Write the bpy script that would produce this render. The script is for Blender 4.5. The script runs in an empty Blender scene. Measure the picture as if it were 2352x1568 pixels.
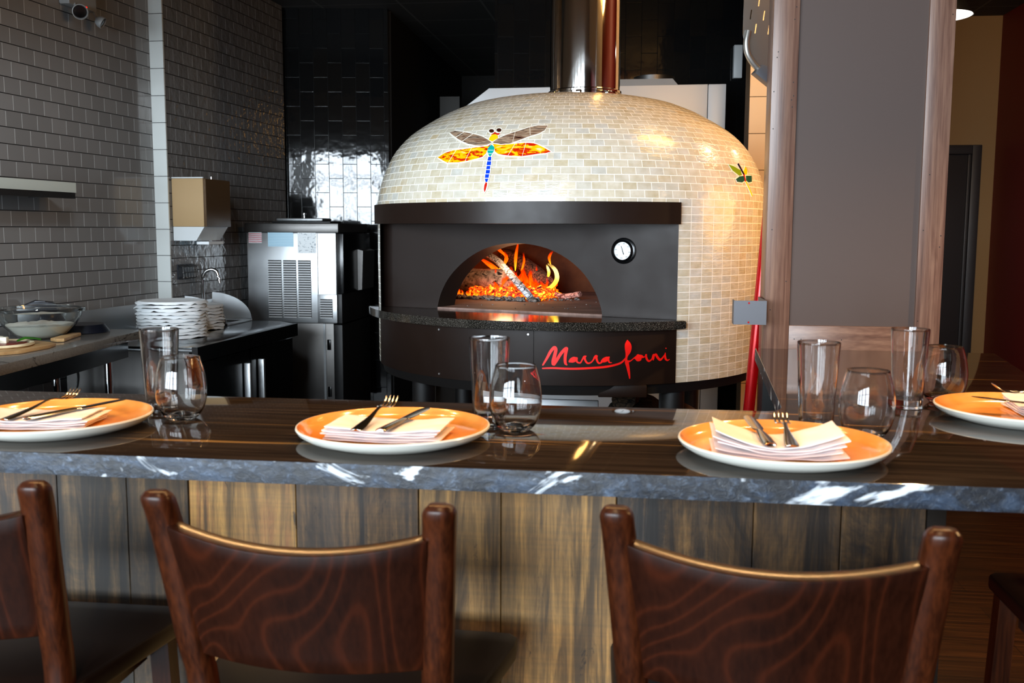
import bpy, bmesh, math, random
from mathutils import Vector, Matrix, noise
PI = math.pi
SC = bpy.context.scene
COL = SC.collection
random.seed(7)
def R(d): return math.radians(d)
def lin(h):
    h = h.lstrip('#'); o = []
    for i in (0, 2, 4):
        v = int(h[i:i+2], 16) / 255
        o.append(v / 12.92 if v <= .04045 else ((v + .055) / 1.055) ** 2.4)
    return tuple(o) + (1.0,)

# ------------------------------------------------------------------ objects
def finish(bm, ang=38):
    bmesh.ops.recalc_face_normals(bm, faces=bm.faces[:])
    a = R(ang)
    for f in bm.faces: f.smooth = True
    for e in bm.edges:
        e.smooth = not (len(e.link_faces) == 2 and e.calc_face_angle(0) > a)
def obj(name, bm, mats, parent=None, local=False, ang=38, recalc=True):
    """link bm as one mesh object; bm is in world space unless local (then in the parent's space)"""
    if recalc: finish(bm, ang)
    me = bpy.data.meshes.new(name); bm.to_mesh(me); bm.free()
    for m in (mats if isinstance(mats, (list, tuple)) else [mats]): me.materials.append(m)
    o = bpy.data.objects.new(name, me); COL.objects.link(o)
    if parent is not None:
        o.parent = parent
        if not local:
            M = Matrix.Identity(4); p = parent
            while p is not None: M = p.matrix_basis @ M; p = p.parent
            me.transform(M.inverted())
    return o
def tag(o, label, cat, group=None, kind=None):
    o['label'] = label; o['category'] = cat
    if group: o['group'] = group
    if kind: o['kind'] = kind
    return o
def thing(name, label, cat, loc=(0, 0, 0), rz=0, group=None):
    o = bpy.data.objects.new(name, None); COL.objects.link(o)
    o.empty_display_size = .05
    o.location = loc; o.rotation_euler = (0, 0, rz)
    o.matrix_basis = Matrix.Translation(loc) @ Matrix.Rotation(rz, 4, 'Z')
    return tag(o, label, cat, group)
def struct(name, bm, m, label=None, parent=None, **k):
    o = obj(name, bm, m, parent, **k); o['kind'] = 'structure'
    if label: o['label'] = label
    return o
def solo(name, bm, m, label, cat, base=None, group=None, kind=None, **k):
    """a thing that is one mesh: its origin sits at base"""
    o = obj(name, bm, m, **k)
    if base is not None:
        o.data.transform(Matrix.Translation(-Vector(base))); o.location = base
    return tag(o, label, cat, group, kind)
def dup(root, loc, rz=None, label=None, group=None):
    def cp(o, par):
        c = o.copy(); COL.objects.link(c); c.parent = par
        for ch in o.children: cp(ch, c)
        return c
    r = cp(root, None); r.location = loc
    if rz is not None: r.rotation_euler = (0, 0, rz)
    if label: r['label'] = label
    if group: r['group'] = group
    return r

# ------------------------------------------------------------------ shapes
def BM(): return bmesh.new()
def box(bm, c, s, rot=None, bev=0, seg=2, mi=0):
    r = bmesh.ops.create_cube(bm, size=1)
    vs = r['verts']
    M = Matrix.Translation(c) @ (rot.to_4x4() if rot else Matrix.Identity(4)) @ Matrix.Diagonal((s[0], s[1], s[2], 1))
    bmesh.ops.transform(bm, matrix=M, verts=vs)
    fs = list({f for v in vs for f in v.link_faces})
    for f in fs: f.material_index = mi
    if bev:
        es = list({e for v in vs for e in v.link_edges})
        r2 = bmesh.ops.bevel(bm, geom=es, offset=bev, segments=seg, profile=.5, affect='EDGES', clamp_overlap=True)
        for f in r2['faces']: f.material_index = mi
    return bm
def b2(bm, lo, hi, **k):
    lo, hi = Vector(lo), Vector(hi)
    return box(bm, (lo + hi) / 2, hi - lo, **k)
def lathe(bm, prof, n=32, c=(0, 0, 0), mi=0, mis=None):
    """profile of (r, z); closes at r=0 ends"""
    rings = []
    for r, z in prof:
        if r < 1e-6: rings.append([bm.verts.new((c[0], c[1], c[2] + z))])
        else: rings.append([bm.verts.new((c[0] + r * math.cos(2*PI*i/n), c[1] + r * math.sin(2*PI*i/n), c[2] + z)) for i in range(n)])
    for k in range(len(rings) - 1):
        a, b = rings[k], rings[k+1]
        m = mis[k] if mis else mi
        for i in range(n):
            j = (i + 1) % n
            if len(a) == 1 and len(b) == 1: continue
            if len(a) == 1: f = bm.faces.new((a[0], b[j], b[i]))
            elif len(b) == 1: f = bm.faces.new((a[i], a[j], b[0]))
            else: f = bm.faces.new((a[i], a[j], b[j], b[i]))
            f.material_index = m
    return bm
def frame(t, up=Vector((0, 0, 1))):
    t = t.normalized()
    if abs(t.dot(up)) > .98: up = Vector((0, 1, 0))
    x = up.cross(t).normalized(); y = t.cross(x)
    return x, y
def loft(bm, rings, cap=True, closed=True, mi=0):
    vr = [[bm.verts.new(p) for p in r] for r in rings]
    n = len(rings[0])
    for a, b in zip(vr, vr[1:]):
        for i in range(n if closed else n - 1):
            j = (i + 1) % n
            bm.faces.new((a[i], a[j], b[j], b[i])).material_index = mi
    if cap and closed:
        for r in (vr[0], vr[-1]):
            try: bm.faces.new(r).material_index = mi
            except ValueError: pass
    return bm
def tube(bm, pts, r, n=12, cap=True, mi=0, flat=1.0, up=Vector((0, 0, 1))):
    pts = [Vector(p) for p in pts]
    rings = []
    for i, p in enumerate(pts):
        t = pts[min(i+1, len(pts)-1)] - pts[max(i-1, 0)]
        x, y = frame(t, up); rr = r[i] if isinstance(r, (list, tuple)) else r
        rings.append([p + x * rr * math.cos(2*PI*k/n) + y * rr * flat * math.sin(2*PI*k/n) for k in range(n)])
    return loft(bm, rings, cap, mi=mi)
def prism(bm, poly, z0, z1, M=None, bev=0, mi=0):
    """polygon (x,y) extruded z0..z1, then moved by M"""
    M = M or Matrix.Identity(4)
    lo = [bm.verts.new(M @ Vector((x, y, z0))) for x, y in poly]
    hi = [bm.verts.new(M @ Vector((x, y, z1))) for x, y in poly]
    n = len(poly); fs = [bm.faces.new(lo[::-1]), bm.faces.new(hi)]
    for i in range(n):
        j = (i + 1) % n; fs.append(bm.faces.new((lo[i], lo[j], hi[j], hi[i])))
    for f in fs: f.material_index = mi
    if bev:
        es = [e for f in fs[:2] for e in f.edges]
        bmesh.ops.bevel(bm, geom=es, offset=bev, segments=2, profile=.5, affect='EDGES', clamp_overlap=True)
    return bm
def smooth_path(pts, k=6):
    """Catmull-Rom through tuples of any length"""
    P = [pts[0]] + list(pts) + [pts[-1]]; out = []
    for i in range(1, len(P) - 2):
        a, b, c, d = P[i-1], P[i], P[i+1], P[i+2]
        for s in range(k):
            t = s / k
            out.append(tuple(.5*((2*q) + (-p+r)*t + (2*p-5*q+4*r-w)*t*t + (-p+3*q-3*r+w)*t**3) for p, q, r, w in zip(a, b, c, d)))
    out.append(tuple(pts[-1])); return out
def uv_planar(bm, o, u, v):
    L = bm.loops.layers.uv.verify(); o, u, v = Vector(o), Vector(u), Vector(v)
    for f in bm.faces:
        for l in f.loops:
            p = l.vert.co - o; l[L].uv = (p.dot(u), p.dot(v))
    return bm
def torus_ring(bm, c, R0, r, n=32, m=8, M=None):
    M = M or Matrix.Identity(4)
    rows = []
    for i in range(n):
        a = 2*PI*i/n
        rows.append([bm.verts.new(M @ Vector((c[0] + (R0 + r*math.cos(2*PI*j/m))*math.cos(a), c[1] + (R0 + r*math.cos(2*PI*j/m))*math.sin(a), c[2] + r*math.sin(2*PI*j/m)))) for j in range(m)])
    for i in range(n):
        for j in range(m):
            bm.faces.new((rows[i][j], rows[(i+1) % n][j], rows[(i+1) % n][(j+1) % m], rows[i][(j+1) % m]))
    return bm
# ------------------------------------------------------------------ materials
class Mat:
    def __init__(s, name, base='#808080', rough=.5, metal=0., **k):
        s.m = bpy.data.materials.new(name); s.m.use_nodes = True
        s.t = s.m.node_tree; s.b = s.t.nodes['Principled BSDF']
        s.b.inputs['Base Color'].default_value = lin(base) if isinstance(base, str) else tuple(base) + (1.,)
        s.b.inputs['Roughness'].default_value = rough; s.b.inputs['Metallic'].default_value = metal
        for a, v in k.items(): s.b.inputs[a.replace('_', ' ')].default_value = v
    def n(s, kind, **k):
        nd = s.t.nodes.new('ShaderNode' + kind)
        for a, v in k.items():
            if a.startswith('p_'): setattr(nd, a[2:], v)
            else: s.set(nd, a.replace('_', ' '), v)
        return nd
    def set(s, nd, key, v):
        i = nd.inputs[int(key[1:])] if key[0] == 'i' and key[1:].isdigit() else nd.inputs[key]
        if isinstance(v, bpy.types.NodeSocket): s.t.links.new(v, i)
        elif isinstance(v, str): i.default_value = lin(v)
        else: i.default_value = v
    def base(s, sock): s.t.links.new(sock, s.b.inputs['Base Color'])
    def rough(s, sock): s.t.links.new(sock, s.b.inputs['Roughness'])
    def normal(s, sock): s.t.links.new(sock, s.b.inputs['Normal'])
    def coord(s, out='Object'): return s.n('TexCoord').outputs[out]
    def mapping(s, vec, scale=(1, 1, 1), rot=(0, 0, 0), loc=(0, 0, 0)):
        return s.n('Mapping', Vector=vec, Scale=scale, Rotation=rot, Location=loc).outputs['Vector']
    def noise(s, vec, scale, detail=4, rough=.55, dist=0):
        return s.n('TexNoise', Vector=vec, Scale=scale, Detail=detail, Roughness=rough, Distortion=dist).outputs['Fac']
    def ramp(s, fac, stops):
        nd = s.n('ValToRGB', Fac=fac); e = nd.color_ramp.elements
        while len(e) < len(stops): e.new(.5)
        for x, (p, c) in zip(e, stops):
            x.position = p; x.color = lin(c) if isinstance(c, str) else (c, c, c, 1)
        return nd.outputs['Color']
    def mix(s, fac, a, b, blend='MIX'):
        nd = s.t.nodes.new('ShaderNodeMix'); nd.data_type = 'RGBA'; nd.blend_type = blend
        for i, v in ((0, fac), (6, a), (7, b)): s.set(nd, 'i%d' % i, v)
        return nd.outputs[2]
    def math(s, op, a, b=0.):
        nd = s.n('Math', p_operation=op); s.set(nd, 'i0', a); s.set(nd, 'i1', b); return nd.outputs[0]
    def bump(s, h, strength=.3, dist=.002, normal=None):
        nd = s.n('Bump', Height=h, Strength=strength, Distance=dist)
        if normal is not None: s.t.links.new(normal, nd.inputs['Normal'])
        return nd.outputs['Normal']
    def brick(s, vec, w, h, mortar, off=.5, smooth=.1, c1=0., c2=1.):
        nd = s.n('TexBrick', p_offset=off, p_offset_frequency=2, p_squash=1.0, Vector=vec, Scale=1.0, Mortar_Size=mortar, Mortar_Smooth=smooth, Bias=0., Brick_Width=w, Row_Height=h)
        nd.inputs['Color1'].default_value = (c1,)*3 + (1,); nd.inputs['Color2'].default_value = (c2,)*3 + (1,); nd.inputs['Mortar'].default_value = (0, 0, 0, 1)
        return nd.outputs['Color'], nd.outputs['Fac']
def plain(name, base, rough=.5, metal=0., **k): return Mat(name, base, rough, metal, **k).m

def tile_mat(name, w, h, mortar, cols, grout, rough=.12, off=.5, wave=.25, wscale=14, swap=False, gb=.5, joint_glint=None):
    s = Mat(name, cols[0][1], rough); uv = s.coord('UV')
    if swap: uv = s.mapping(uv, rot=(0, 0, PI/2))
    c, f = s.brick(uv, w, h, mortar, off, .25)
    if joint_glint:
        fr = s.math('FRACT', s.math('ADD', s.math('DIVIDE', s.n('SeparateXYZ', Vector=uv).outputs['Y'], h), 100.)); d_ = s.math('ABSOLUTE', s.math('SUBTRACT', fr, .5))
        grout = s.mix(s.ramp(d_, [(.455, 0.), (.465, 1.)]), joint_glint, grout)  # pale upright joints paint in the glint of the tile edges; level ones stay grout
    col = s.mix(f, s.ramp(c, cols), grout); s.base(col)
    h1 = s.math('SUBTRACT', 1., f)
    nz = s.noise(uv, wscale, 2, .5)
    s.rough(s.math('ADD', s.math('MULTIPLY', f, .5), rough)); s.t.links.new(s.math('SUBTRACT', .5, s.math('MULTIPLY', f, .45)), s.b.inputs['Specular IOR Level'])
    s.normal(s.bump(h1, gb, .002, s.bump(nz, wave, .01)))
    return s.m
M = {}
M['grey_tile'] = tile_mat('grey_subway_tile', .110, .0772, .0022, [(0, '#7b7a79'), (.5, '#807f7e'), (1, '#868584')], '#1d1c1c', .12, .5, .07, 9, joint_glint='#b4b8b9')
M['grey_tile_wavy'] = tile_mat('grey_wavy_tile', .110, .0772, .0022, [(0, '#787776'), (.5, '#7d7c7b'), (1, '#838281')], '#1d1c1c', .09, .5, .55, 20, joint_glint='#b4b8b9')
M['white_tile'] = tile_mat('white_trim_tile', .155, .5, .002, [(0, '#d5d9d6'), (1, '#dfe3e0')], '#454646', .15, 0, .12, 12, swap=True)
M['black_tile'] = tile_mat('black_vertical_tile', .213, .105, .0022, [(0, '#101214'), (.5, '#131415'), (1, '#171615')], '#060606', .06, .5, .10, 11, swap=True, gb=.12)
M['beige_tile'] = tile_mat('beige_wall_tile', .167, .08, .002, [(0, '#c9ab86'), (1, '#d2b48e')], '#5d4a36', .2, .4, .06, 9, swap=True)
M['plaster_beige'] = plain('beige_paint', '#9c7a4d', .7)
M['paint_red'] = plain('dark_red_paint', '#6a120a', .55)
M['paint_mauve'] = plain('mauve_brown_paint', '#4f423d', .5, Specular_IOR_Level=.3)
M['paint_dark'] = plain('charcoal_door_paint', '#2b2728', .45)
M['paint_wall'] = plain('dining_wall_paint', '#8a7d70', .7)
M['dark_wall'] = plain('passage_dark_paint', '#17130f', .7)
M['grey_paint'] = plain('grey_paint', '#55514d', .6)
def ceiling():
    s = Mat('ceiling_tile', '#3b3a38', .8)
    c, f = s.brick(s.coord('Object'), .6, .6, .008, 0, 0)
    s.base(s.mix(f, '#343331', '#5b5a57')); return s.m
M['ceiling'] = ceiling()
def floor():
    s = Mat('floor_planks', '#4a3423', .35); p = s.coord('Object')
    c, f = s.brick(p, 1.3, .16, .0012, .37, 0)
    g = s.noise(s.mapping(p, (2.2, 60, 1)), 1, 5, .6, .4)
    g2 = s.noise(s.mapping(p, (.8, 16, 1)), 1, 3, .5)
    col = s.mix(.75, s.ramp(g, [(.25, '#2e1f14'), (.5, '#5b4128'), (.75, '#84623d')]), s.ramp(c, [(0, '#6b5a48'), (1, '#a89078')]), 'MULTIPLY')
    col = s.mix(.4, col, s.ramp(g2, [(.3, '#3a2818'), (.7, '#8c6c48')]), 'OVERLAY')
    s.base(s.mix(f, col, '#120c08')); s.normal(s.bump(g, .15, .001)); return s.m
M['floor'] = floor()
def oven_tile(name, off):
    s = Mat(name, '#e8dcc0', .16); uv = s.coord('UV')
    c, f = s.brick(uv, .0505, .0255, .0013, off, .15)
    cols = [(0, '#c2bbab'), (.18, '#d1c9b7'), (.36, '#cdc4ae'), (.5, '#bdaf90'), (.64, '#d8cfba'), (.8, '#babdbb'), (.92, '#ccc5b5'), (1, '#c8b188')]
    nz = s.noise(uv, 34, 3, .5)
    tc = s.mix(.35, s.ramp(c, cols), s.ramp(nz, [(.3, '#bcae8e'), (.5, '#d6cdb8'), (.7, '#ebe6db')]))
    s.base(s.mix(f, tc, '#f6f2e8'))
    w = s.noise(s.mapping(uv, (30, 110, 1), rot=(0, 0, R(24))), 1, 3, .6, .8)
    s.rough(s.math('ADD', s.math('MULTIPLY', f, .5), .13))
    s.normal(s.bump(s.math('SUBTRACT', 1., f), .35, .0012, s.bump(w, .5, .0035)))
    s.b.inputs['Coat Weight'].default_value = .25; s.b.inputs['Coat Roughness'].default_value = .08
    s.b.inputs['Sheen Weight'].default_value = 0.
    return s.m
M['oven_brick'] = oven_tile('oven_mosaic_running', .5)
M['oven_grid'] = oven_tile('oven_mosaic_stacked', 0.)
def powder():
    s = Mat('brown_black_powder_coat', '#1a0f0a', .46, Specular_IOR_Level=.22); p = s.coord('Object')
    s.normal(s.bump(s.noise(p, 900, 2), .08, .0004))
    s.rough(s.ramp(s.noise(p, 5, 4, .6), [(.3, .34), (.7, .5)])); return s.m
M['powder'] = powder()
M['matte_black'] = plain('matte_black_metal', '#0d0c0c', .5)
M['gloss_black'] = plain('black_enamel', '#060607', .22)
M['soot'] = plain('sooty_steel', '#0e0c0b', .6)
def granite():
    s = Mat('black_speckled_granite', '#121110', .1); p = s.coord('Object')
    v = s.n('TexVoronoi', Vector=p, Scale=330.).outputs['Distance']
    n2 = s.noise(p, 420, 3, .7)
    s.base(s.mix(s.ramp(n2, [(.54, 0.), (.70, 1.)]), s.ramp(v, [(.1, '#070706'), (.6, '#181613')]), '#77726a')); return s.m
M['granite'] = granite()
def steel(name, base, rough, scale=(3, 3, 220), bump=.04):
    s = Mat(name, base, rough, 1.); p = s.coord('Object')
    g = s.noise(s.mapping(p, scale), 1, 3, .6)
    s.rough(s.math('ADD', s.math('MULTIPLY', g, .16), rough - .06)); s.normal(s.bump(g, bump, .0006, s.bump(s.noise(p, 3.5, 2), .12, .02)))
    return s.m
M['steel'] = steel('brushed_stainless', '#c6c9cb', .40, (3, 3, 160), .012)
M['steel_top'] = steel('polished_worktop_steel', '#b4b8bb', .14, (120, 4, 4), .02)
M['steel_dark'] = steel('dull_steel', '#6c6a68', .42, (3, 3, 160), .012)
M['chrome'] = plain('chrome', '#d2d4d6', .05, 1.)
M['flue'] = plain('mirror_flue_steel', '#c9c6c2', .07, 1.)
M['cutlery'] = plain('cutlery_steel', '#b9b4ac', .14, 1.)
M['alu'] = plain('peel_aluminium', '#a3a09a', .38, .85)
M['grey_metal'] = plain('grey_bracket_metal', '#5f6167', .45, .5)
M['red_pole'] = plain('red_anodised_handle', '#b3060c', .22, .35)
M['logo_red'] = plain('logo_red', '#f01208', .4)
def walnut(name, cols, sc=(14, 14, 1.1)):
    s = Mat(name, cols[1], .33); p = s.coord('Object')
    q = s.mapping(p, sc)
    g = s.noise(q, 2.2, 5, .6, 1.2); f = s.noise(s.mapping(p, (sc[0]*9, sc[1]*9, sc[2]*3)), 1, 3, .7)
    col = s.mix(.45, s.ramp(g, [(.25, cols[0]), (.5, cols[1]), (.75, cols[2])]), s.ramp(f, [(.35, cols[0]), (.65, cols[2])]))
    s.base(col); s.normal(s.bump(f, .2, .0008)); return s.m
M['walnut'] = walnut('walnut_frame', ('#4a3129', '#6d4f42', '#8c6d5b'))
M['walnut_rail'] = walnut('walnut_rail', ('#4f352c', '#7a5a4b', '#9a7a66'), (1.1, 14, 14))
def chair_wood():
    s = Mat('dark_stained_beech', '#2b110a', .34); p = s.coord('Object')
    q = s.mapping(p, (3.2, 3.2, 1.5))
    d = s.noise(q, 1.6, 3, .5, 1.6)
    n1 = s.noise(s.mapping(p, (4.2, 4.2, 1.9)), 1, 1.5, .45, .5)
    rings = s.math('ADD', s.math('MULTIPLY', s.math('SINE', s.math('MULTIPLY', n1, 150.)), .5), .5)
    fine = s.noise(s.mapping(p, (160, 160, 9)), 1, 3, .7)
    col = s.ramp(rings, [(.0, '#130402'), (.6, '#1b0703'), (.88, '#290e05'), (1., '#3d1709')])
    col = s.mix(.45, col, s.ramp(d, [(.3, '#100401'), (.7, '#2c1005')]))
    s.base(s.mix(.22, col, s.ramp(fine, [(.35, '#120603'), (.65, '#34180d')])))
    s.b.inputs['Specular IOR Level'].default_value = .2; s.b.inputs['Coat Weight'].default_value = .4; s.b.inputs['Coat Roughness'].default_value = .19
    s.normal(s.bump(fine, .06, .0005)); return s.m
M['chair'] = chair_wood()
M['chair_post'] = walnut('stained_post_wood', ('#160602', '#2d1207', '#4a220e'), (18, 18, 1.5)); M['chair_post'].node_tree.nodes['Principled BSDF'].inputs['Specular IOR Level'].default_value = .25
M['seat'] = plain('seat_dark_wood', '#150905', .36, Specular_IOR_Level=.3)
def stone_top():
    s = Mat('polished_dark_stone', '#1a120c', .05); p = s.coord('Object')
    g = s.noise(s.mapping(p, (.9, 26, 1), loc=(3, 1, 0)), 1, 4, .5, .5)
    g2 = s.noise(s.mapping(p, (2.2, 60, 1)), 1, 4, .6, .3)
    col = s.mix(s.ramp(g, [(.63, 0.), (.70, .8)]), s.ramp(g2, [(.3, '#17120f'), (.55, '#29211b'), (.75, '#3a3027')]), '#94703f')
    s.base(col); return s.m
def stone_edge():
    s = Mat('leathered_stone_edge', '#243246', .5); p = s.coord('Object')
    d = s.noise(s.mapping(p, (6, 6, 14)), 1, 5, .65, 1.8)
    g = s.noise(s.mapping(p, (60, 60, 90), rot=(0, R(25), 0)), 1, 5, .7, .6)
    v = s.noise(s.mapping(p, (3.5, 3.5, 9), loc=(1.3, 0, .4), rot=(0, R(14), 0)), 1, 4, .55, 2.4)
    col = s.mix(.5, s.ramp(d, [(.38, '#020306'), (.5, '#0b121d'), (.64, '#33465e')]), s.ramp(g, [(.34, '#020408'), (.55, '#131d2b'), (.74, '#6d8098')]))
    col = s.mix(s.ramp(v, [(.565, 0.), (.62, 1.)]), col, '#cdd7e0')
    s.base(col); s.normal(s.bump(g, .6, .003)); return s.m
M['stone_top'] = stone_top(); M['stone_edge'] = stone_edge()
def planks():
    s = Mat('reclaimed_wood_cladding', '#7a5a36', .5); p = s.coord('Object')
    tint = s.n('Attribute', p_attribute_name='tint').outputs['Color']
    sh = s.n('VectorMath', p_operation='ADD'); s.t.links.new(p, sh.inputs[0]); s.t.links.new(tint, sh.inputs[1])
    q = sh.outputs[0]
    g = s.noise(s.mapping(q, (55, 55, 2.6)), 1, 6, .72, .6)
    st = s.noise(s.mapping(q, (16, 16, 1.1)), 1, 6, .66, 1.6)
    wear = s.noise(s.mapping(q, (7, 7, 3.2)), 1, 6, .75, 1.2)
    cut = s.noise(s.mapping(q, (6, 6, 170), rot=(0, R(20), 0)), 1, 1, .4)
    knot = s.noise(s.mapping(q, (20, 20, 9)), 1, 6, .8, 1.)
    col = s.mix(s.ramp(wear, [(.42, 0.), (.66, .5)]), tint, s.mix(.55, tint, '#d8b078', 'SCREEN'))
    col = s.mix(.85, col, s.ramp(g, [(.30, '#2a2119'), (.5, '#827461'), (.70, '#d2bf9f')]), 'OVERLAY')
    col = s.mix(s.ramp(st, [(.49, 0.), (.60, .9)]), col, s.mix(.9, tint, '#3a2c22', 'MULTIPLY'))
    col = s.mix(s.ramp(knot, [(.62, 0.), (.68, .85)]), col, '#120c08')
    col = s.mix(.10, col, s.ramp(cut, [(.4, '#4b3620'), (.6, '#d8b47e')]), 'OVERLAY')
    s.base(col); s.normal(s.bump(g, .4, .002)); return s.m
M['planks'] = planks()
M['red_clad'] = walnut('red_brown_cladding', ('#3d1510', '#5d231a', '#7a3226'))
M['plate_white'] = plain('glazed_white_stoneware', '#dcdcd2', .18)
def glaze():
    s = Mat('orange_glaze', '#d9822b', .14); p = s.coord('Object')
    s.base(s.ramp(s.noise(p, 9, 3, .5), [(.3, '#dc8430'), (.7, '#eeaa5c')])); s.b.inputs['Coat Weight'].default_value = .3; return s.m
M['glaze'] = glaze()
def cloth():
    s = Mat('white_napkin_cotton', '#e9e2e2', .85); p = s.coord('Object')
    s.normal(s.bump(s.noise(p, 700, 2), .25, .0005, s.bump(s.noise(p, 25, 3), .2, .004))); return s.m
M['cloth'] = cloth()
M['paper'] = plain('white_paper', '#eef2f4', .7)
M['steel_matte'] = plain('satin_steel_sheet', '#d9dcde', .42, .3)
def glass(name, tint=(1, 1, 1), rough=0.):
    s = Mat(name, tint, rough, 0.); s.b.inputs['Transmission Weight'].default_value = 1.; s.b.inputs['IOR'].default_value = 1.48; return s.m
M['glass'] = glass('clear_glass', (.985, .985, .98)); M['glass_thick'] = glass('bowl_glass', (.93, .97, .96))
M['flour'] = plain('flour', '#e6e2d6', .9)
M['prep_stone'] = (lambda s: (s.base(s.mix(s.ramp(s.noise(s.coord('Object'), 3.5, 6, .6, 2.), [(.585, 0.), (.60, 1.), (.615, 0.)]), s.ramp(s.noise(s.coord('Object'), 120, 2), [(.3, '#77726b'), (.7, '#8a857d')]), '#3a3633')), s.m)[-1])(Mat('grey_engineered_stone', '#807b74', .14))
def wood_light():
    s = Mat('pale_board_wood', '#c09a68', .5); p = s.coord('Object')
    s.base(s.ramp(s.noise(s.mapping(p, (60, 4, 60)), 1, 4, .6, .4), [(.3, '#a67c4c'), (.7, '#d2ad7a')])); return s.m
M['board'] = wood_light()
M['dough'] = (lambda s: (s.base(s.ramp(s.noise(s.coord('Object'), 40, 3), [(.3, '#cbb68c'), (.7, '#e2d3b0')])), s.m)[-1])(Mat('pizza_dough', '#d9c69c', .7))
M['sauce'] = plain('tomato_sauce', '#7a1a0d', .3)
M['cheese'] = plain('fresh_cheese', '#ece6cf', .4)
M['basil'] = plain('basil_leaf', '#2f6b17', .4)
M['tan_plastic'] = plain('tan_dispenser_plastic', '#b2946b', .4)
M['brown_plastic'] = plain('brown_smoked_plastic', '#54402c', .25)
M['white_plastic'] = plain('white_plastic', '#d8dcdd', .4)
M['blue_black'] = plain('blue_black_plastic', '#10141f', .35)
M['dial'] = plain('dial_face', '#e6eaea', .3)
M['ink'] = plain('black_ink', '#0b0b0b', .5)
M['pink_label'] = (lambda s: (s.base(s.mix(s.ramp(s.n('TexWave', p_bands_direction='Z', Vector=s.coord('Object'), Scale=24., Distortion=1.).outputs['Fac'], [(.55, 0.), (.6, 1.)]), '#dfe3e6', '#c45560')), s.m)[-1])(Mat('red_print_label', '#d5b0b4', .4))
M['blue_label'] = (lambda s: (s.base(s.mix(s.ramp(s.n('TexWave', p_bands_direction='Z', Vector=s.coord('Object'), Scale=30., Distortion=.6).outputs['Fac'], [(.5, 0.), (.6, .7)]), '#b9d9e8', '#7fb4d0')), s.m)[-1])(Mat('blue_print_label', '#a9cfe2', .35))
M['white_label'] = (lambda s: (s.base(s.mix(s.ramp(s.noise(s.mapping(s.coord('Object'), (70, 1, 90)), 1, 2), [(.58, 0.), (.62, .8)]), '#dde2e4', '#77828a')), s.m)[-1])(Mat('white_print_label', '#d5dadd', .35))
# mosaic glass
def swirl(name, cols, sc, dist=3., rot=0, pos=None):
    s = Mat(name, cols[0], .1); p = s.mapping(s.coord('UV'), sc, rot=(0, 0, rot))
    g = s.noise(p, 1, 3, .55, dist); k = len(cols) - 1
    s.base(s.ramp(g, [((pos[i] if pos else .28 + .44*i/k), c) for i, c in enumerate(cols)])); s.b.inputs['Coat Weight'].default_value = .4; return s.m
M['wing_brown'] = swirl('marbled_brown_glass', ['#2a120d', '#7d5a45', '#b49a80', '#3a1c14', '#c9b7a0'], (9, 110, 1), 1.2, R(-8))
M['wing_fire'] = swirl('red_yellow_glass', ['#c01505', '#d8300a', '#f2b705', '#f6cc10', '#e9d9a8'], (22, 75, 1), 1.2, R(8), (.3, .44, .47, .62, .72))
M['m_yellow'] = plain('yellow_glass', '#f0cf12', .1); M['m_red'] = plain('red_glass', '#c8200f', .1)
M['m_teal'] = plain('teal_glass', '#0fa39b', .1); M['m_blue'] = plain('cobalt_glass', '#0b3fd6', .1)
M['m_brown'] = plain('brown_glass', '#3b1b10', .1); M['m_grout'] = plain('white_grout', '#f0ebde', .6)
M['m_green'] = plain('lime_glass', '#7d9c1c', .15); M['m_dgreen'] = plain('bottle_green_glass', '#1e5145', .12); M['m_navy'] = plain('navy_glass', '#1a1430', .1)
# fire
def log_mat(name, cols, crack):
    s = Mat(name, cols[1], .9); p = s.coord('Object')
    g = s.noise(s.mapping(p, (1, 1, 1)), 55, 5, .7, .6)
    v = s.n('TexVoronoi', p_feature='DISTANCE_TO_EDGE', Vector=s.mapping(p, (26, 60, 60)), Scale=1.).outputs['Distance']
    s.base(s.mix(s.ramp(v, [(.02, 1.), (.09, 0.)]), s.ramp(g, [(.3, cols[0]), (.5, cols[1]), (.7, cols[2])]), crack))
    s.normal(s.bump(v, .8, .006, s.bump(g, .5, .004))); return s.m
def ash_log():
    s = Mat('ash_grey_log', '#9a8f80', .9); p = s.coord('Object')
    g = s.noise(p, 40, 5, .7, .6); k = s.noise(s.mapping(p, (26, 26, 75)), 1, 4, .7, .8)
    s.base(s.mix(s.ramp(k, [(.57, 0.), (.62, 1.)]), s.ramp(g, [(.32, '#554e46'), (.5, '#a9a296'), (.68, '#dcd7cd')]), '#0e0b09'))
    s.normal(s.bump(g, .6, .005)); return s.m
M['log_ash'] = ash_log()
M['log_char'] = log_mat('charred_log', ('#2a1a12', '#7a5240', '#a87660'), '#0b0605')
M['stick_ash'] = log_mat('white_ash_stick', ('#9a9ea6', '#dfe6ee', '#ffffff'), '#0b0b0d')
M['wedge'] = log_mat('pink_ash_wedge', ('#b06a58', '#dc9a88', '#f0bfae'), '#5a2418')
def emis(name, fac_fn, stops, strength):
    m = bpy.data.materials.new(name); m.use_nodes = True
    s = Mat.__new__(Mat); s.m = m; s.t = m.node_tree; s.b = s.t.nodes['Principled BSDF']
    c = s.ramp(fac_fn(s), stops); s.b.inputs['Base Color'].default_value = (.02, .015, .01, 1); s.b.inputs['Roughness'].default_value = .9
    s.t.links.new(c, s.b.inputs['Emission Color']); s.b.inputs['Emission Strength'].default_value = strength
    return s.m
M['ember'] = emis('glowing_embers', lambda s: s.noise(s.mapping(s.coord('Object'), (60, 60, 60)), 1, 4, .6, .5), [(.36, '#1a0300'), (.44, '#b81a00'), (.53, '#ff4a05'), (.63, '#ffb31a'), (.74, '#ffe27a')], 2.6)
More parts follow.
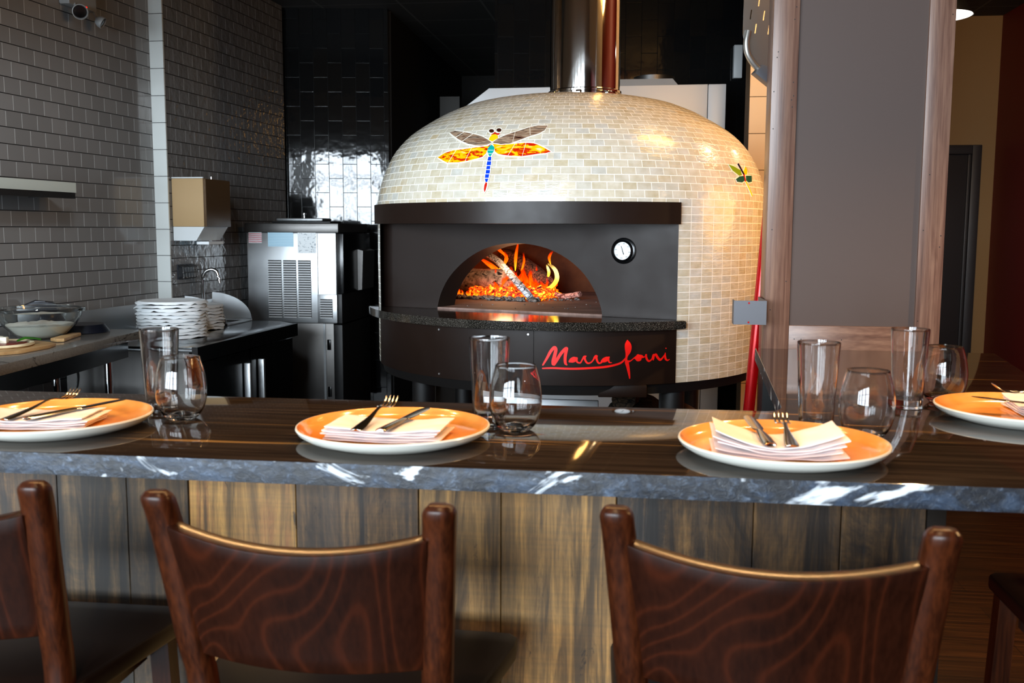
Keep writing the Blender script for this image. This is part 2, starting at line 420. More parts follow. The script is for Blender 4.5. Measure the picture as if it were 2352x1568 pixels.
M['ash'] = log_mat('grey_ash', ('#4a423e', '#8e857e', '#c2bab2'), '#120e0c')
def flame_mat(name, cols, strength):
    s = Mat(name, '#000000', 1.); uv = s.coord('UV'); p = s.coord('Object')
    v = s.n('SeparateXYZ', Vector=uv).outputs['Y']
    nz = s.noise(s.mapping(p, (45, 45, 16)), 1, 3, .5, .7)
    k = s.math('ADD', v, s.math('MULTIPLY', s.math('SUBTRACT', nz, .5), .55))
    e = s.n('Emission', Color=s.ramp(k, [(x, c) for x, c in cols]), Strength=strength)
    t = s.n('BsdfTransparent'); mx = s.n('MixShader', i0=s.ramp(k, [(.0, .8), (.45, .6), (.95, .0)]), i1=t.outputs[0], i2=e.outputs[0])
    s.t.links.new(mx.outputs[0], s.t.nodes['Material Output'].inputs['Surface']); return s.m
M['flame'] = flame_mat('orange_flame', [(0, '#ff9a1a'), (.3, '#ff5a05'), (.7, '#e02a00'), (1, '#7a0c00')], 2.6)
M['flame_hot'] = flame_mat('yellow_flame', [(0, '#ff9010'), (.35, '#ffc83a'), (.7, '#ffe28a'), (1, '#ffb020')], 3.6)
M['firebrick'] = (lambda s: (s.base(s.ramp(s.noise(s.coord('Object'), 9, 4, .6), [(.3, '#5a3220'), (.7, '#86512f')])), s.m)[-1])(Mat('firebrick', '#6b4028', .85))
M['hearth'] = (lambda s: (s.base(s.ramp(s.noise(s.mapping(s.coord('Object'), (5, 26, 5)), 1, 5, .7), [(.3, '#5a443c'), (.55, '#8a7066'), (.75, '#a98f84')])), s.m)[-1])(Mat('hearth_stone', '#7d655c', .7))
M['bark'] = log_mat('firewood_bark', ('#1c140e', '#4a3a2a', '#6d5a44'), '#0a0705')
M['split'] = walnut('split_firewood', ('#4a3220', '#7c5c3a', '#a5804f'), (20, 2, 20))
M['lamp_white'] = emis('lit_lamp_inside', lambda s: s.noise(s.coord('Object'), 1), [(0, '#fff3e0'), (1, '#ffffff')], 3.)
M['led_red'] = emis('red_indicator', lambda s: s.noise(s.coord('Object'), 1), [(0, '#ff1010'), (1, '#ff1010')], 2.)
M['shelf_edge'] = plain('pale_shelf_edge', '#bcc4bd', .35)
M['dull_white'] = plain('dull_white_plastic', '#8b8d8d', .45)
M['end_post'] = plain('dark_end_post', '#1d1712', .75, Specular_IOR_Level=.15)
# ------------------------------------------------------------------ camera
PITCH, ROLL, YAW = R(6.479), R(.2247), R(7.640)
Fw = Vector((-math.sin(YAW)*math.cos(PITCH), math.cos(YAW)*math.cos(PITCH), -math.sin(PITCH)))
R0 = Vector((math.cos(YAW), math.sin(YAW), 0)); U0 = R0.cross(Fw)
Rv = R0*math.cos(ROLL) + U0*math.sin(ROLL); Uv = Rv.cross(Fw)
cam = bpy.data.cameras.new('camera'); cam.sensor_width = 36; cam.lens = 2258.5/2352*36
cam.dof.use_dof = True; cam.dof.focus_distance = 3.5; cam.dof.aperture_fstop = 7.5; cam.clip_start = .02
co = bpy.data.objects.new('camera', cam); COL.objects.link(co)
co.matrix_world = Matrix(((Rv.x, Uv.x, -Fw.x, 0), (Rv.y, Uv.y, -Fw.y, 0), (Rv.z, Uv.z, -Fw.z, 1.43), (0, 0, 0, 1)))
SC.camera = co
SC.view_settings.view_transform = 'Standard'; SC.view_settings.look = 'None'
SC.view_settings.exposure = .2; SC.view_settings.gamma = 1; SC.view_settings.use_curve_mapping = False
SC.cycles.use_denoising = True
SC.cycles.sample_clamp_indirect = 6; SC.cycles.max_bounces = 10; SC.cycles.transmission_bounces = 8; SC.cycles.glossy_bounces = 6
SC.cycles.blur_glossy = .3; SC.cycles.caustics_refractive = True; SC.cycles.caustics_reflective = False
W = bpy.data.worlds.new('sky'); SC.world = W; W.use_nodes = True
W.node_tree.nodes['Background'].inputs[0].default_value = (.62, .75, .95, 1); W.node_tree.nodes['Background'].inputs[1].default_value = 1.2

# ------------------------------------------------------------------ room shell
WT = R(3.934); UA = Vector((math.sin(WT), math.cos(WT), 0)); NA = Vector((math.cos(WT), -math.sin(WT), 0))   # along / out of the left wall
WA = Vector((-2.97, 4.22, 0)); WB = Vector((-2.797, 5.543, 0)); ZC = 3.06
def wall(name, p, q, z0, z1, th, m, vphase=0., uphase=0., **k):
    """upright slab whose visible face runs p->q; the slab lies to the left of p->q"""
    p, q = Vector((p[0], p[1], 0)), Vector((q[0], q[1], 0)); d = (q - p); L = d.length; d /= L; n = Vector((-d.y, d.x, 0))
    bm = BM(); prism(bm, [tuple(v.to_2d()) for v in (p, q, q + n*th, p + n*th)], z0, z1)
    uv_planar(bm, p + Vector((0, 0, vphase)) + d*uphase, d, (0, 0, 1))
    return struct(name, bm, m, **k)
bm = BM(); b2(bm, (-7.3, -4.2, -.1), (3.2, 11.2, 0)); struct('floor', bm, M['floor'], 'brown wood plank floor')
bm = BM(); b2(bm, (-7.3, 2.6, ZC), (3.2, 11.2, ZC+.1)); struct('ceiling', bm, M['ceiling'], 'dark grid ceiling over the kitchen')
bm = BM(); b2(bm, (-7.3, -4.2, 3.7), (3.2, 2.6, 3.8)); struct('ceiling_dining', bm, M['ceiling'])
bm = BM(); b2(bm, (-7.3, 1.9, 2.36), (2.66, 2.2, 3.7)); struct('ceiling_shade_block', bm, M['paint_wall'], 'bulkhead added out of view to shade the upper kitchen')  # unseen, put in to shade the upper kitchen walls from window light
bm = BM(); b2(bm, (-7.3, 2.6, ZC+.1), (3.2, 2.7, 3.8)); struct('ceiling_step', bm, M['paint_wall'])
a0 = WA - UA*.75; a1 = WA + UA*1.345
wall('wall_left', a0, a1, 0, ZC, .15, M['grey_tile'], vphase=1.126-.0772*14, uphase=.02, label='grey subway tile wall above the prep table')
# second stretch of the left wall, a few centimetres proud of the first, edged with white tile
b0 = WB + UA*.0; b1 = WB + UA*1.64
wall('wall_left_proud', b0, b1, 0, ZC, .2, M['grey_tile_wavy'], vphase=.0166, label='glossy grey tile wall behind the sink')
bm = BM(); e0 = WB - UA*.006 - NA*.09
prism(bm, [tuple((e0 + UA*a + NA*b).to_2d()) for a, b in ((0, 0), (0, .094), (.012, .094), (.012, 0))], 0, ZC)
uv_planar(bm, (e0.x, e0.y, .03), NA, (0, 0, 1)); struct('trim_1', bm, M['white_tile'], 'white tile edge strip on the left wall')
wall('wall_dining_left_return', (-7.2, a0.y), (a0.x, a0.y), 0, ZC+.7, .15, M['paint_wall'])
# black tile walls at the back
wall('wall_back_left', (-2.80, 7.23), (-1.932, 7.35), 0, ZC, .12, M['black_tile'], uphase=.005, label='black glossy tile wall beside the passage')
wall('wall_back_right', (-1.008, 6.60), (.75, 6.76), 0, ZC, .12, M['black_tile'], vphase=.03, uphase=.02, label='black glossy tile wall behind the oven')
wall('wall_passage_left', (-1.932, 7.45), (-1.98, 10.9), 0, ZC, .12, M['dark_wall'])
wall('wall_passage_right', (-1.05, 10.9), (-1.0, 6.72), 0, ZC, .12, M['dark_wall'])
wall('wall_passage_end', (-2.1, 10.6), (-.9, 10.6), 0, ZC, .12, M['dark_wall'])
bm = BM(); b2(bm, (-1.86, 8.9, 0), (-1.68, 9.0, 2.62)); struct('trim_2', bm, M['grey_paint'], 'grey post in the dark passage')
# beige tile wall end right of the oven
wall('wall_right_tiled', (.465, 4.74), (1.15, 4.74), 0, ZC, .2, M['beige_tile'], vphase=.14, label='beige tile wall end right of the oven')
wall('wall_kitchen_right', (1.05, 4.94), (1.05, 8.15), 0, ZC, .12, M['plaster_beige'])
# far right: beige wall, door, red wall
wall('wall_back_beige', (.9, 8.12), (2.9, 8.12), 0, ZC+.1, .12, M['plaster_beige'], label='beige painted wall at the far right')
wall('wall_right', (2.66, 8.3), (2.72, -4.0), 0, 3.75, .2, M['paint_red'], label='dark red side wall')
d = BM()
for lo, hi in (((2.475, 8.05, 0), (2.545, 8.125, 2.09)), ((1.5, 8.05, 2.02), (2.475, 8.125, 2.09)), ((1.43, 8.05, 0), (1.5, 8.125, 2.09))): b2(d, lo, hi, bev=.006)
do = struct('door_1', d, M['paint_dark'], 'charcoal door in the beige wall')
bm = BM(); b2(bm, (1.5, 8.085, .01), (2.472, 8.118, 2.02), bev=.003); struct('door_leaf', bm, M['paint_dark'], parent=do)
bm = BM(); b2(bm, (2.452, 8.07, .01), (2.475, 8.09, 2.02), bev=.004); struct('door_stop', bm, M['paint_dark'], parent=do)
# the street front behind the camera: wall with tall windows
xs = [-6.6, -4.9, -3.2, -1.5]; bm = BM(); YF = -4.0
b2(bm, (-7.3, YF-.15, 0), (3.2, YF, .75)); b2(bm, (-7.3, YF-.15, 3.25), (3.2, YF, 3.75))
pier = [(-7.3, -6.6)] + [(x+1.4, x+1.7) for x in xs[:-1]] + [(xs[-1]+1.4, 3.2)]
for a, b in pier: b2(bm, (a, YF-.15, .75), (b, YF, 3.25))
struct('wall_front', bm, M['paint_wall'])
for i, x in enumerate(xs):
    w = 1.4
    bm = BM()
    for lo, hi in (((x, .75), (x+.05, 3.25)), ((x+w-.05, .75), (x+w, 3.25)), ((x, .75), (x+w, .8)), ((x, 3.2), (x+w, 3.25)), ((x, 2.3), (x+w, 2.36)), ((x+w/2-.025, .75), (x+w/2+.025, 3.25)), ((x, 1.55), (x+w, 1.59))):
        b2(bm, (lo[0], YF-.09, lo[1]), (hi[0], YF-.03, hi[1]))
    wo = struct('window_%d' % (i+1), bm, M['paint_dark'])
    L = bpy.data.lights.new('daylight', 'AREA'); L.shape = 'RECTANGLE'; L.size = w; L.size_y = 2.5; L.energy = 330; L.color = (.80, .91, 1.)
    lo = bpy.data.objects.new('daylight', L); COL.objects.link(lo); lo.location = (x+w/2, YF-.2, 2.0); lo.rotation_euler = (R(90), 0, 0)
wall('wall_dining_left', (-7.2, 3.6), (-7.2, -4.1), 0, 3.75, .1, M['paint_wall'])
# warm lamps over and in front of the bar, hung above the frame; unseen fill lamps added among them
def lamp(name, loc, watts, col=(1, .62, .30), rad=.04, spot=None, aim=None):
    L = bpy.data.lights.new(name, 'SPOT' if spot else 'POINT'); L.energy = watts; L.color = col; L.shadow_soft_size = rad
    if spot: L.spot_size = R(spot); L.spot_blend = .6
    o = bpy.data.objects.new(name, L); COL.objects.link(o); o.location = loc
    if spot: o.rotation_euler = (Vector(aim) - Vector(loc)).to_track_quat('-Z', 'Y').to_euler()
    return o
for i in range(10): lamp('bar_pendant_light', (-1.6 + .27*i, 2.14, 2.30), 15, (1, .56, .22), .035, spot=98, aim=(-1.6 + .27*i, 1.50, 0))
lamp('oven_fill_lamp', (.60, 3.38, 2.65), 42, (1, .52, .15), .22)  # unseen, added to gild the oven's right side from above
lamp('flank_fill_lamp', (.74, 3.44, 1.55), 9, (1, .50, .14), .2)  # second unseen lamp behind the partition, added for gold on the oven flank
lamp('prep_fill_light', (-1.5, 2.7, 2.5), 60, (.84, .93, 1.), .15, spot=70, aim=(-2.65, 4.9, .9))  # unseen cool lamp added to brighten the left wall and counters like daylight
lamp('right_fill_light', (2.35, 2.0, 2.3), 130, (1, .60, .25), .05, spot=80, aim=(.95, 2.2, .7))  # unseen lamp added to warm the right floor and the stool seat
lamp('track_light', (-.3, -.2, 3.3), 75, (1, .66, .34), spot=60, aim=(-.2, 1.7, .8))
lamp('hall_pendant_light', (1.30, 4.85, 2.42), 14, (1, .75, .45), spot=150, aim=(1.3, 4.85, 0))
lamp('hall_ceiling_light', (1.7, 4.2, 2.95), 45, (1, .66, .34))
# ------------------------------------------------------------------ pizza oven
CX, CY, RO = -.297, 3.92, .755
AX0, AX1 = R(-72), R(32.5)                     # dark front sector
PROF = [(0.925, .752), (1.2, .754), (1.44, .755), (1.535, .754), (1.588, .744), (1.65, .722), (1.678, .709), (1.725, .681), (1.778, .632), (1.818, .576), (1.86, .504), (1.886, .446), (1.907, .385), (1.927, .283), (1.938, .18), (1.945, .02)]
PP = [(.7545, 1.508)] + smooth_path([(r, z) for z, r in PROF[3:]], 3)
def rad(z):
    if z <= PROF[3][0] - .027:
        P = [(zz, r) for zz, r in PROF[:4]]
    else: P = [(zz, r) for r, zz in PP]
    for (z0, r0), (z1, r1) in zip(P, P[1:]):
        if z0 <= z <= z1: return r0 + (r1 - r0)*(z - z0)/(z1 - z0 + 1e-9)
    return P[0][1] if z < P[0][0] else P[-1][1]
def ocyl(a, r, z): return Vector((CX + r*math.sin(a), CY - r*math.cos(a), z))
oven = thing('pizza_oven', 'cream mosaic domed wood fired oven with lit fire', 'pizza oven', (CX, CY, 0))
# dome (whole turn) and lower body (tile part only)
bm = BM(); uvl = bm.loops.layers.uv.verify(); N = 144; rows = []; s = 0; pz = None
for r, z in PP:
    if pz: s += math.hypot(r - pz[0], z - pz[1])
    pz = (r, z); rows.append((s, [bm.verts.new(ocyl(2*PI*i/N, r, z)) for i in range(N)]))
for (s0, a), (s1, b) in zip(rows, rows[1:]):
    for i in range(N):
        j = (i + 1) % N; f = bm.faces.new((a[i], a[j], b[j], b[i]))
        for l, uv in zip(f.loops, ((i, s0), (i+1, s0), (i+1, s1), (i, s1))): l[uvl].uv = (uv[0]/N*2*PI*.755, uv[1])
obj('dome', bm, M['oven_brick'], oven)['label'] = 'dome of cream pearly mosaic tiles in running bond'
bm = BM(); uvl = bm.loops.layers.uv.verify(); a0, a1 = AX1, R(-66) + 2*PI; K = 96; zz = [.925, 1.1, 1.3, 1.535]
for k in range(K):
    ca, cb = a0 + (a1-a0)*k/K, a0 + (a1-a0)*(k+1)/K
    for z0, z1 in zip(zz, zz[1:]):
        f = bm.faces.new([bm.verts.new(p) for p in (ocyl(ca, rad(z0), z0), ocyl(cb, rad(z0), z0), ocyl(cb, rad(z1), z1), ocyl(ca, rad(z1), z1))])
        for l, uv in zip(f.loops, ((ca, z0), (cb, z0), (cb, z1), (ca, z1))): l[uvl].uv = ((uv[0]-a0)*.755, uv[1]-.9225+.002)
bmesh.ops.remove_doubles(bm, verts=bm.verts[:], dist=1e-4)
obj('side_wall', bm, M['oven_grid'], oven)['label'] = 'lower side of gold and cream mosaic tiles in straight rows'
def sector(z0, z1, r, rin=None, n=40, A=AX0, B=AX1, bev=0):
    """slab between the arc of radius r and its chord (or an inner arc rin)"""
    P = [(r*math.sin(A+(B-A)*i/n), -r*math.cos(A+(B-A)*i/n)) for i in range(n+1)]
    if rin: P += [(rin*math.sin(B-(B-A)*i/n), -rin*math.cos(B-(B-A)*i/n)) for i in range(n+1)]
    bm = BM(); prism(bm, P, z0, z1, Matrix.Translation((CX, CY, 0)), bev=bev); return bm
obj('canopy', sector(1.450, 1.521, RO+.012), M['powder'], oven)['label'] = 'curved dark brown metal band over the mouth'
sh = obj('landing_shelf', sector(1.108, 1.136, RO+.036, A=AX0-R(2), B=AX1+R(1), bev=.005), M['granite'], oven, ang=25); sh['label'] = 'black speckled granite shelf'
# chord plane of the mouth
AX = (AX0 + AX1)/2; HN = Vector((math.sin(AX), -math.cos(AX), 0)); HT = Vector((math.cos(AX), math.sin(AX), 0)); HB = (AX1-AX0)/2
CH = RO*math.cos(HB); CW = RO*math.sin(HB); P0 = Vector((CX, CY, 0)) + HN*CH
def loc(t, dep, z): return P0 + HT*t - HN*dep + Vector((0, 0, z))
ARCH = [(-.330, 1.136), (-.326, 1.16), (-.312, 1.20), (-.286, 1.245), (-.25, 1.285), (-.20, 1.325), (-.14, 1.357), (-.075, 1.376), (0, 1.383), (.075, 1.376), (.14, 1.359), (.2, 1.33), (.25, 1.292), (.286, 1.25), (.312, 1.205), (.328, 1.162), (.332, 1.136)]
AR = smooth_path(ARCH, 3)
bm = BM()
TOP = 1.4555
fr = [bm.verts.new(loc(t, 0, z)) for t, z in AR]
mid = len(AR)//2
L_ = [bm.verts.new(loc(-CW, 0, 1.136)), bm.verts.new(loc(-CW, 0, TOP)), bm.verts.new(loc(0, 0, TOP)), bm.verts.new(loc(CW, 0, TOP)), bm.verts.new(loc(CW, 0, 1.136))]
c1, c2 = mid//2, mid + (len(AR)-mid)//2
for a, b, v in ((0, c1, L_[0]), (c1, mid, L_[1]), (mid, c2, L_[3]), (c2, len(AR)-1, L_[4])):
    for i in range(a, b): bm.faces.new((fr[i], fr[i+1], v))
bm.faces.new((fr[c1], L_[1], L_[0])); bm.faces.new((fr[mid], L_[2], L_[1])); bm.faces.new((fr[mid], L_[3], L_[2])); bm.faces.new((fr[c2], L_[4], L_[3]))
obj('front_panel', bm, M['powder'], oven, ang=60)['label'] = 'flat dark metal front around the arched mouth'
bm = BM(); bk2 = [loc(t, 0, z) for t, z in AR]
loft(bm, [[loc(t, .0, z) for t, z in AR], [loc(t*.985, .11, z-.003) for t, z in AR], [loc(t*.985, .115, z-.003) for t, z in AR], [loc(t*1.01, .115, z+.01) for t, z in AR]], cap=False, closed=False)
obj('arch_throat', bm, M['soot'], oven)['label'] = 'sooty metal lining of the arched mouth'
# chamber: hearth + brick vault open to the mouth
P_ = []
for i in range(96):
    q = ocyl(2*PI*i/96, .70, 0); d_ = (q - Vector((P0.x, P0.y, 0))).dot(-HN)
    if d_ > .11: P_.append(((q - P0).dot(HT), d_))
P_.sort(key=lambda p: math.atan2(p[1]-.46, p[0]) if p[1]-.46 > -10 else 0)
P_.sort(key=lambda p: (math.atan2(p[1]-.46, p[0]) + PI/2) % (2*PI))
P_ = [(.331, .0), (.331, .105)] + P_ + [(-.331, .105), (-.331, .0)]
bm = BM(); prism(bm, [tuple(loc(t, d_, 0).to_2d()) for t, d_ in P_], 1.112, 1.1425)
obj('hearth', bm, M['hearth'], oven)
bm = BM(); n = 96; prof = [(.70, 1.14), (.695, 1.25), (.64, 1.36), (.5, 1.45), (.3, 1.50), (.05, 1.515)]; rows = []
for r, z in prof: rows.append([ocyl(2*PI*i/n, r, z) for i in range(n)])
for a, b in zip(rows, rows[1:]):
    for i in range(n):
        j = (i+1) % n; q = [a[i], a[j], b[j], b[i]]; c = sum(q, Vector())/4
        dd = (c - P0).dot(-HN)
        if dd > .10: bm.faces.new([bm.verts.new(p) for p in q])
bmesh.ops.remove_doubles(bm, verts=bm.verts[:], dist=1e-4)
obj('vault', bm, M['firebrick'], oven)
# wall between throat and vault
bm = BM(); tt = [t for t, z in AR]
fr = [bm.verts.new(loc(t*1.0, .11, z)) for t, z in AR]; of = [bm.verts.new(loc(t*1.75, .112, 1.14 + (z-1.14)*1.5)) for t, z in AR]
for i in range(len(AR)-1): bm.faces.new((fr[i], fr[i+1], of[i+1], of[i]))
obj('mouth_lining', bm, M['firebrick'], oven)
# lower skirt with access and name panels
obj('skirt', sector(.925, 1.109, RO+.001, RO-.02, A=R(-66)), M['powder'], oven)['label'] = 'curved dark brown skirt under the shelf'
acc = obj('access_panel', sector(.926, 1.104, RO+.005, RO-.01, 12, R(-32.2), R(-4.3)), M['powder'], oven)
for a in (-31, -5.6):
    for z in (.94, 1.092):
        bm = BM(); p = ocyl(R(a), RO+.005, z); q = p + Vector((math.sin(R(a)), -math.cos(R(a)), 0))*.003; tube(bm, [p, q], .0035, 8)
        obj('screw', bm, M['steel'], acc)
npan = obj('name_panel', sector(.926, 1.104, RO+.005, RO-.01, 16, R(-4.0), AX1-R(.3)), M['powder'], oven)
npan['label'] = 'dark panel with the red script maker name'
LOGO = [[(-1.8783,0.993,0.0052),(-0.9016,1.0154,0.0081),(-0.0052,1.0377,0.0101),(0.8937,1.051,0.0101),(1.2758,1.044,0.0105),(0.9873,1.0239,0.0117),(0.6968,1.0058,0.0125),(0.7791,0.9958,0.0101),(1.5255,1.01,0.0101),(2.5659,1.0323,0.0101),(3.6083,1.0475,0.0101),(3.9843,1.0476,0.0081),(3.695,1.0325,0.0101),(3.5566,1.0165,0.0097),(3.6441,1.0004,0.0085),(4.1009,0.9941,0.0032)],[(4.6934,1.0066,0.0081),(5.1425,1.0097,0.0162),(5.8916,1.0138,0.017),(6.3707,1.0168,0.0081)],[(6.3414,1.0158,0.0073),(6.5014,1.0048,0.0061),(7.2572,1.0019,0.0048),(7.7012,1.0109,0.0044),(8.0699,1.02,0.0061),(8.3696,1.022,0.0081),(8.7744,1.0246,0.002)],[(8.296,1.02,0.0073),(8.5326,1.009,0.0065),(9.0687,1.0009,0.0057),(9.8229,1.0029,0.0044),(10.4207,1.011,0.0044),(10.7905,1.02,0.0069),(11.1657,1.0239,0.0081),(11.5758,1.0239,0.0016)],[(11.1678,1.0219,0.0073),(11.3311,1.0109,0.0065),(11.7979,1.0009,0.0057),(12.4816,1.0028,0.0048)],[(12.5535,1.0068,0.0081),(13.1603,1.0107,0.0153),(13.9207,1.0157,0.0141),(14.3,1.0196,0.0061)],[(14.1498,1.0166,0.0061),(14.3955,1.0036,0.0048),(15.0902,1.0024,0.0016)],[(-1.9483,0.9819,0.0044),(0.7871,0.9837,0.0061),(3.8086,0.9824,0.0065),(6.8219,0.9828,0.0069),(9.8406,0.9849,0.0069),(12.8799,0.9877,0.0069),(15.1794,0.9924,0.0065),(17.1894,1.0,0.0061),(18.2714,1.0118,0.0048),(18.8886,1.0217,0.0048)],[(18.8984,1.0728,0.0061),(18.9895,1.0638,0.0182),(19.1322,1.0517,0.0226),(19.0881,1.0377,0.0182),(18.8069,1.0237,0.0081),(18.6653,1.0117,0.0069),(18.8367,1.0015,0.0121),(19.0904,0.9894,0.0105),(19.3503,0.9732,0.0085),(19.5791,0.9569,0.0052),(19.6554,0.9478,0.0028)],[(18.9908,1.0045,0.0081),(19.8595,1.0073,0.0036),(20.6466,1.0151,0.0036),(21.1267,1.0159,0.0121),(21.5294,1.0158,0.0222),(22.0936,1.017,0.0222),(22.6098,1.0194,0.0121),(23.3965,1.0181,0.0028),(23.8791,1.0249,0.0061)],[(23.8759,1.027,0.004),(23.8902,1.0179,0.0061),(24.2369,1.0076,0.0069),(24.7401,1.0043,0.0057),(25.3985,1.0101,0.0036),(25.7999,1.0211,0.0069)],[(25.879,1.0241,0.0073),(25.8135,1.0129,0.0073),(25.7749,1.0059,0.002)],[(25.8893,1.018,0.0048),(26.4673,1.0258,0.0061),(26.9082,1.0165,0.0081),(27.6094,1.0069,0.0073),(28.2914,1.0116,0.0052),(29.0534,1.0234,0.0032)],[(29.1297,1.0295,0.0016),(29.1135,1.0193,0.0052),(29.2553,1.0091,0.0069),(29.7939,1.0036,0.0044),(30.4082,1.0073,0.001)],[(29.2069,1.0445,0.0028),(29.313,1.044,0.0036),(29.4192,1.0435,0.0024)]]
bm = BM()
for st in LOGO:
    P = smooth_path(st, 5) if len(st) > 2 else st
    L_, R_ = [], []
    for i, (a, z, w) in enumerate(P):
        a1, z1 = P[min(i+1, len(P)-1)][:2]; a0, z0 = P[max(i-1, 0)][:2]
        dx, dz = R(a1-a0)*RO, z1-z0; l = math.hypot(dx, dz) or 1
        w = max(w, .0006)
        # a broad-nib hand: full width, perpendicular to the stroke
        nx, nz = -dz/l*w/2, dx/l*w/2
        L_.append((R(a) + nx/RO, z+nz)); R_.append((R(a) - nx/RO, z-nz))
    lv = [ocyl(a, RO+.0068, z) for a, z in L_]; rv = [ocyl(a, RO+.0068, z) for a, z in R_]
    lb = [ocyl(a, RO+.004, z) for a, z in L_]; rb = [ocyl(a, RO+.004, z) for a, z in R_]
    loft(bm, [[lb[i], lv[i], rv[i], rb[i]] for i in range(len(P))])
    for (a, z, w) in (P[0], P[-1]):
        if w > .004:
            c = ocyl(R(a), RO+.0064, z); nn = Vector((math.sin(R(a)), -math.cos(R(a)), 0)); x = Vector((nn.y, -nn.x, 0))
            bm.faces.new([bm.verts.new(c + x*w/2*math.cos(t*PI/5) + Vector((0, 0, w/2*math.sin(t*PI/5)))) for t in range(10)])
obj('maker_name', bm, M['logo_red'], npan, recalc=False)['label'] = 'red handwritten maker name with underline'
# thermometer
T0 = loc(.407, 0, 1.361)
TM = Matrix.Translation(T0) @ Matrix(((HT.x, 0, HN.x, 0), (HT.y, 0, HN.y, 0), (0, 1, 0, 0), (0, 0, 0, 1)))
th = BM(); lathe(th, [(0, 0), (.043, 0), (.044, .004), (.040, .006), (.036, .007), (.036, .016), (.033, .018), (.030, .016), (.030, .009), (0, .009)], 40); th.transform(TM)
tho = obj('thermometer', th, M['gloss_black'], oven); tho['label'] = 'round dial thermometer in a black ring'
bm = BM(); lathe(bm, [(0, .0095), (.030, .0095), (.030, .011), (0, .011)], 36); bm.transform(TM); obj('dial', bm, M['dial'], tho)
bm = BM(); prism(bm, [(-.0008, .017), (.0008, .017), (.0016, -.013), (-.0016, -.013)], .0115, .0125, TM @ Matrix.Rotation(R(18), 4, 'Z'))
obj('needle', bm, M['ink'], tho)
bm = BM()
for k in range(8):
    a = R(k*45 + 10)
    for dx in (-.002, .002): prism(bm, [(-.0013, -.0018), (.0013, -.0018), (.0013, .0018), (-.0013, .0018)], .0112, .0116, TM @ Matrix.Translation((.0245*math.sin(a)+dx, .0245*math.cos(a), 0)))
obj('scale_marks', bm, plain('dial_print', '#6f7a7c', .5), tho)
# flue
FX, FY, FR = CX + .052, CY + .03, .137
bm = BM(); lathe(bm, [(FR, 1.90), (FR, ZC-.005)], 64, (FX, FY, 0)); fl = obj('flue_pipe', bm, M['flue'], oven); fl['label'] = 'mirror polished steel flue pipe'
bm = BM(); lathe(bm, [(FR, 1.934), (FR+.006, 1.938), (FR+.006, 1.944), (FR+.002, 1.947), (FR+.002, 1.955), (FR+.007, 1.958), (FR+.007, 1.966), (FR, 1.97)], 64, (FX, FY, 0))
for a in (-.9, -.1, .75):
    c = Vector((FX + (FR+.008)*math.sin(a), FY - (FR+.008)*math.cos(a), 1.951)); box(bm, c, (.022, .016, .016), Matrix.Rotation(a, 3, 'Z'), .004)
obj('flue_clamp', bm, M['flue'], oven)
# stand
for i, (x, y) in enumerate(((-.80, 3.52), (.10, 3.36), (.20, 4.30), (-.80, 4.35))):
    bm = BM(); lathe(bm, [(0, 0), (.075, 0), (.075, .01), (.043, .012), (.043, .925), (0, .925)], 28, (x, y, 0)); obj('leg', bm, M['matte_black'], oven)
bm = BM()
lathe(bm, [(.5, .89), (.735, .89), (.745, .926), (.5, .926)], 72, (CX, CY, 0)); obj('base_ring', bm, M['matte_black'], oven)
bm = BM(); c = ocyl(R(19), .70, .905); box(bm, c, (.16, .1, .042), Matrix.Rotation(R(6), 3, 'Z'), .004); obj('burner_box', bm, M['powder'], oven)
# mosaics on the dome
def on_dome(a, z, off): 
    r = rad(z); r2 = rad(z+.01); nr, nz = .01, r - r2; l = math.hypot(nr, nz)
    return ocyl(R(a), r + off*nr/l, z + off*nz/l)
def mosaic(name, poly, parent, m, off=.0022, cuts=0, grow=0):
    if grow:
        n = len(poly); Q = []
        ar = sum(poly[i][0]*poly[(i+1) % n][1] - poly[(i+1) % n][0]*poly[i][1] for i in range(n))
        sg = 1 if ar > 0 else -1; kx = R(1)*.68
        for i in range(n):
            (ax, az), (bx, bz), (cx_, cz) = poly[i-1], poly[i], poly[(i+1) % n]
            tx, tz = (cx_-ax)*kx, cz-az; l = math.hypot(tx, tz) or 1
            Q.append((bx + tz/l*grow/kx*sg, bz - tx/l*grow*sg))
        poly = Q
    bm = BM(); uvl = bm.loops.layers.uv.verify()
    vs = [bm.verts.new((R(a)*.68, 0, z)) for a, z in poly]; f = bm.faces.new(vs)
    bmesh.ops.triangulate(bm, faces=[f])
    bmesh.ops.subdivide_edges(bm, edges=bm.edges[:], cuts=2, use_grid_fill=True)
    for f in bm.faces:
        for l in f.loops: l[uvl].uv = (l.vert.co.x, l.vert.co.z)
    for v in bm.verts: v.co = on_dome(math.degrees(v.co.x/.68), v.co.z, off)
    r = bmesh.ops.extrude_face_region(bm, geom=bm.faces[:])
    c = Vector((CX, CY, 1.45))
    for v in [g for g in r['geom'] if isinstance(g, bmesh.types.BMVert)]: v.co += (v.co - c).normalized()*.0012
    return obj(name, bm, m, parent, ang=50)
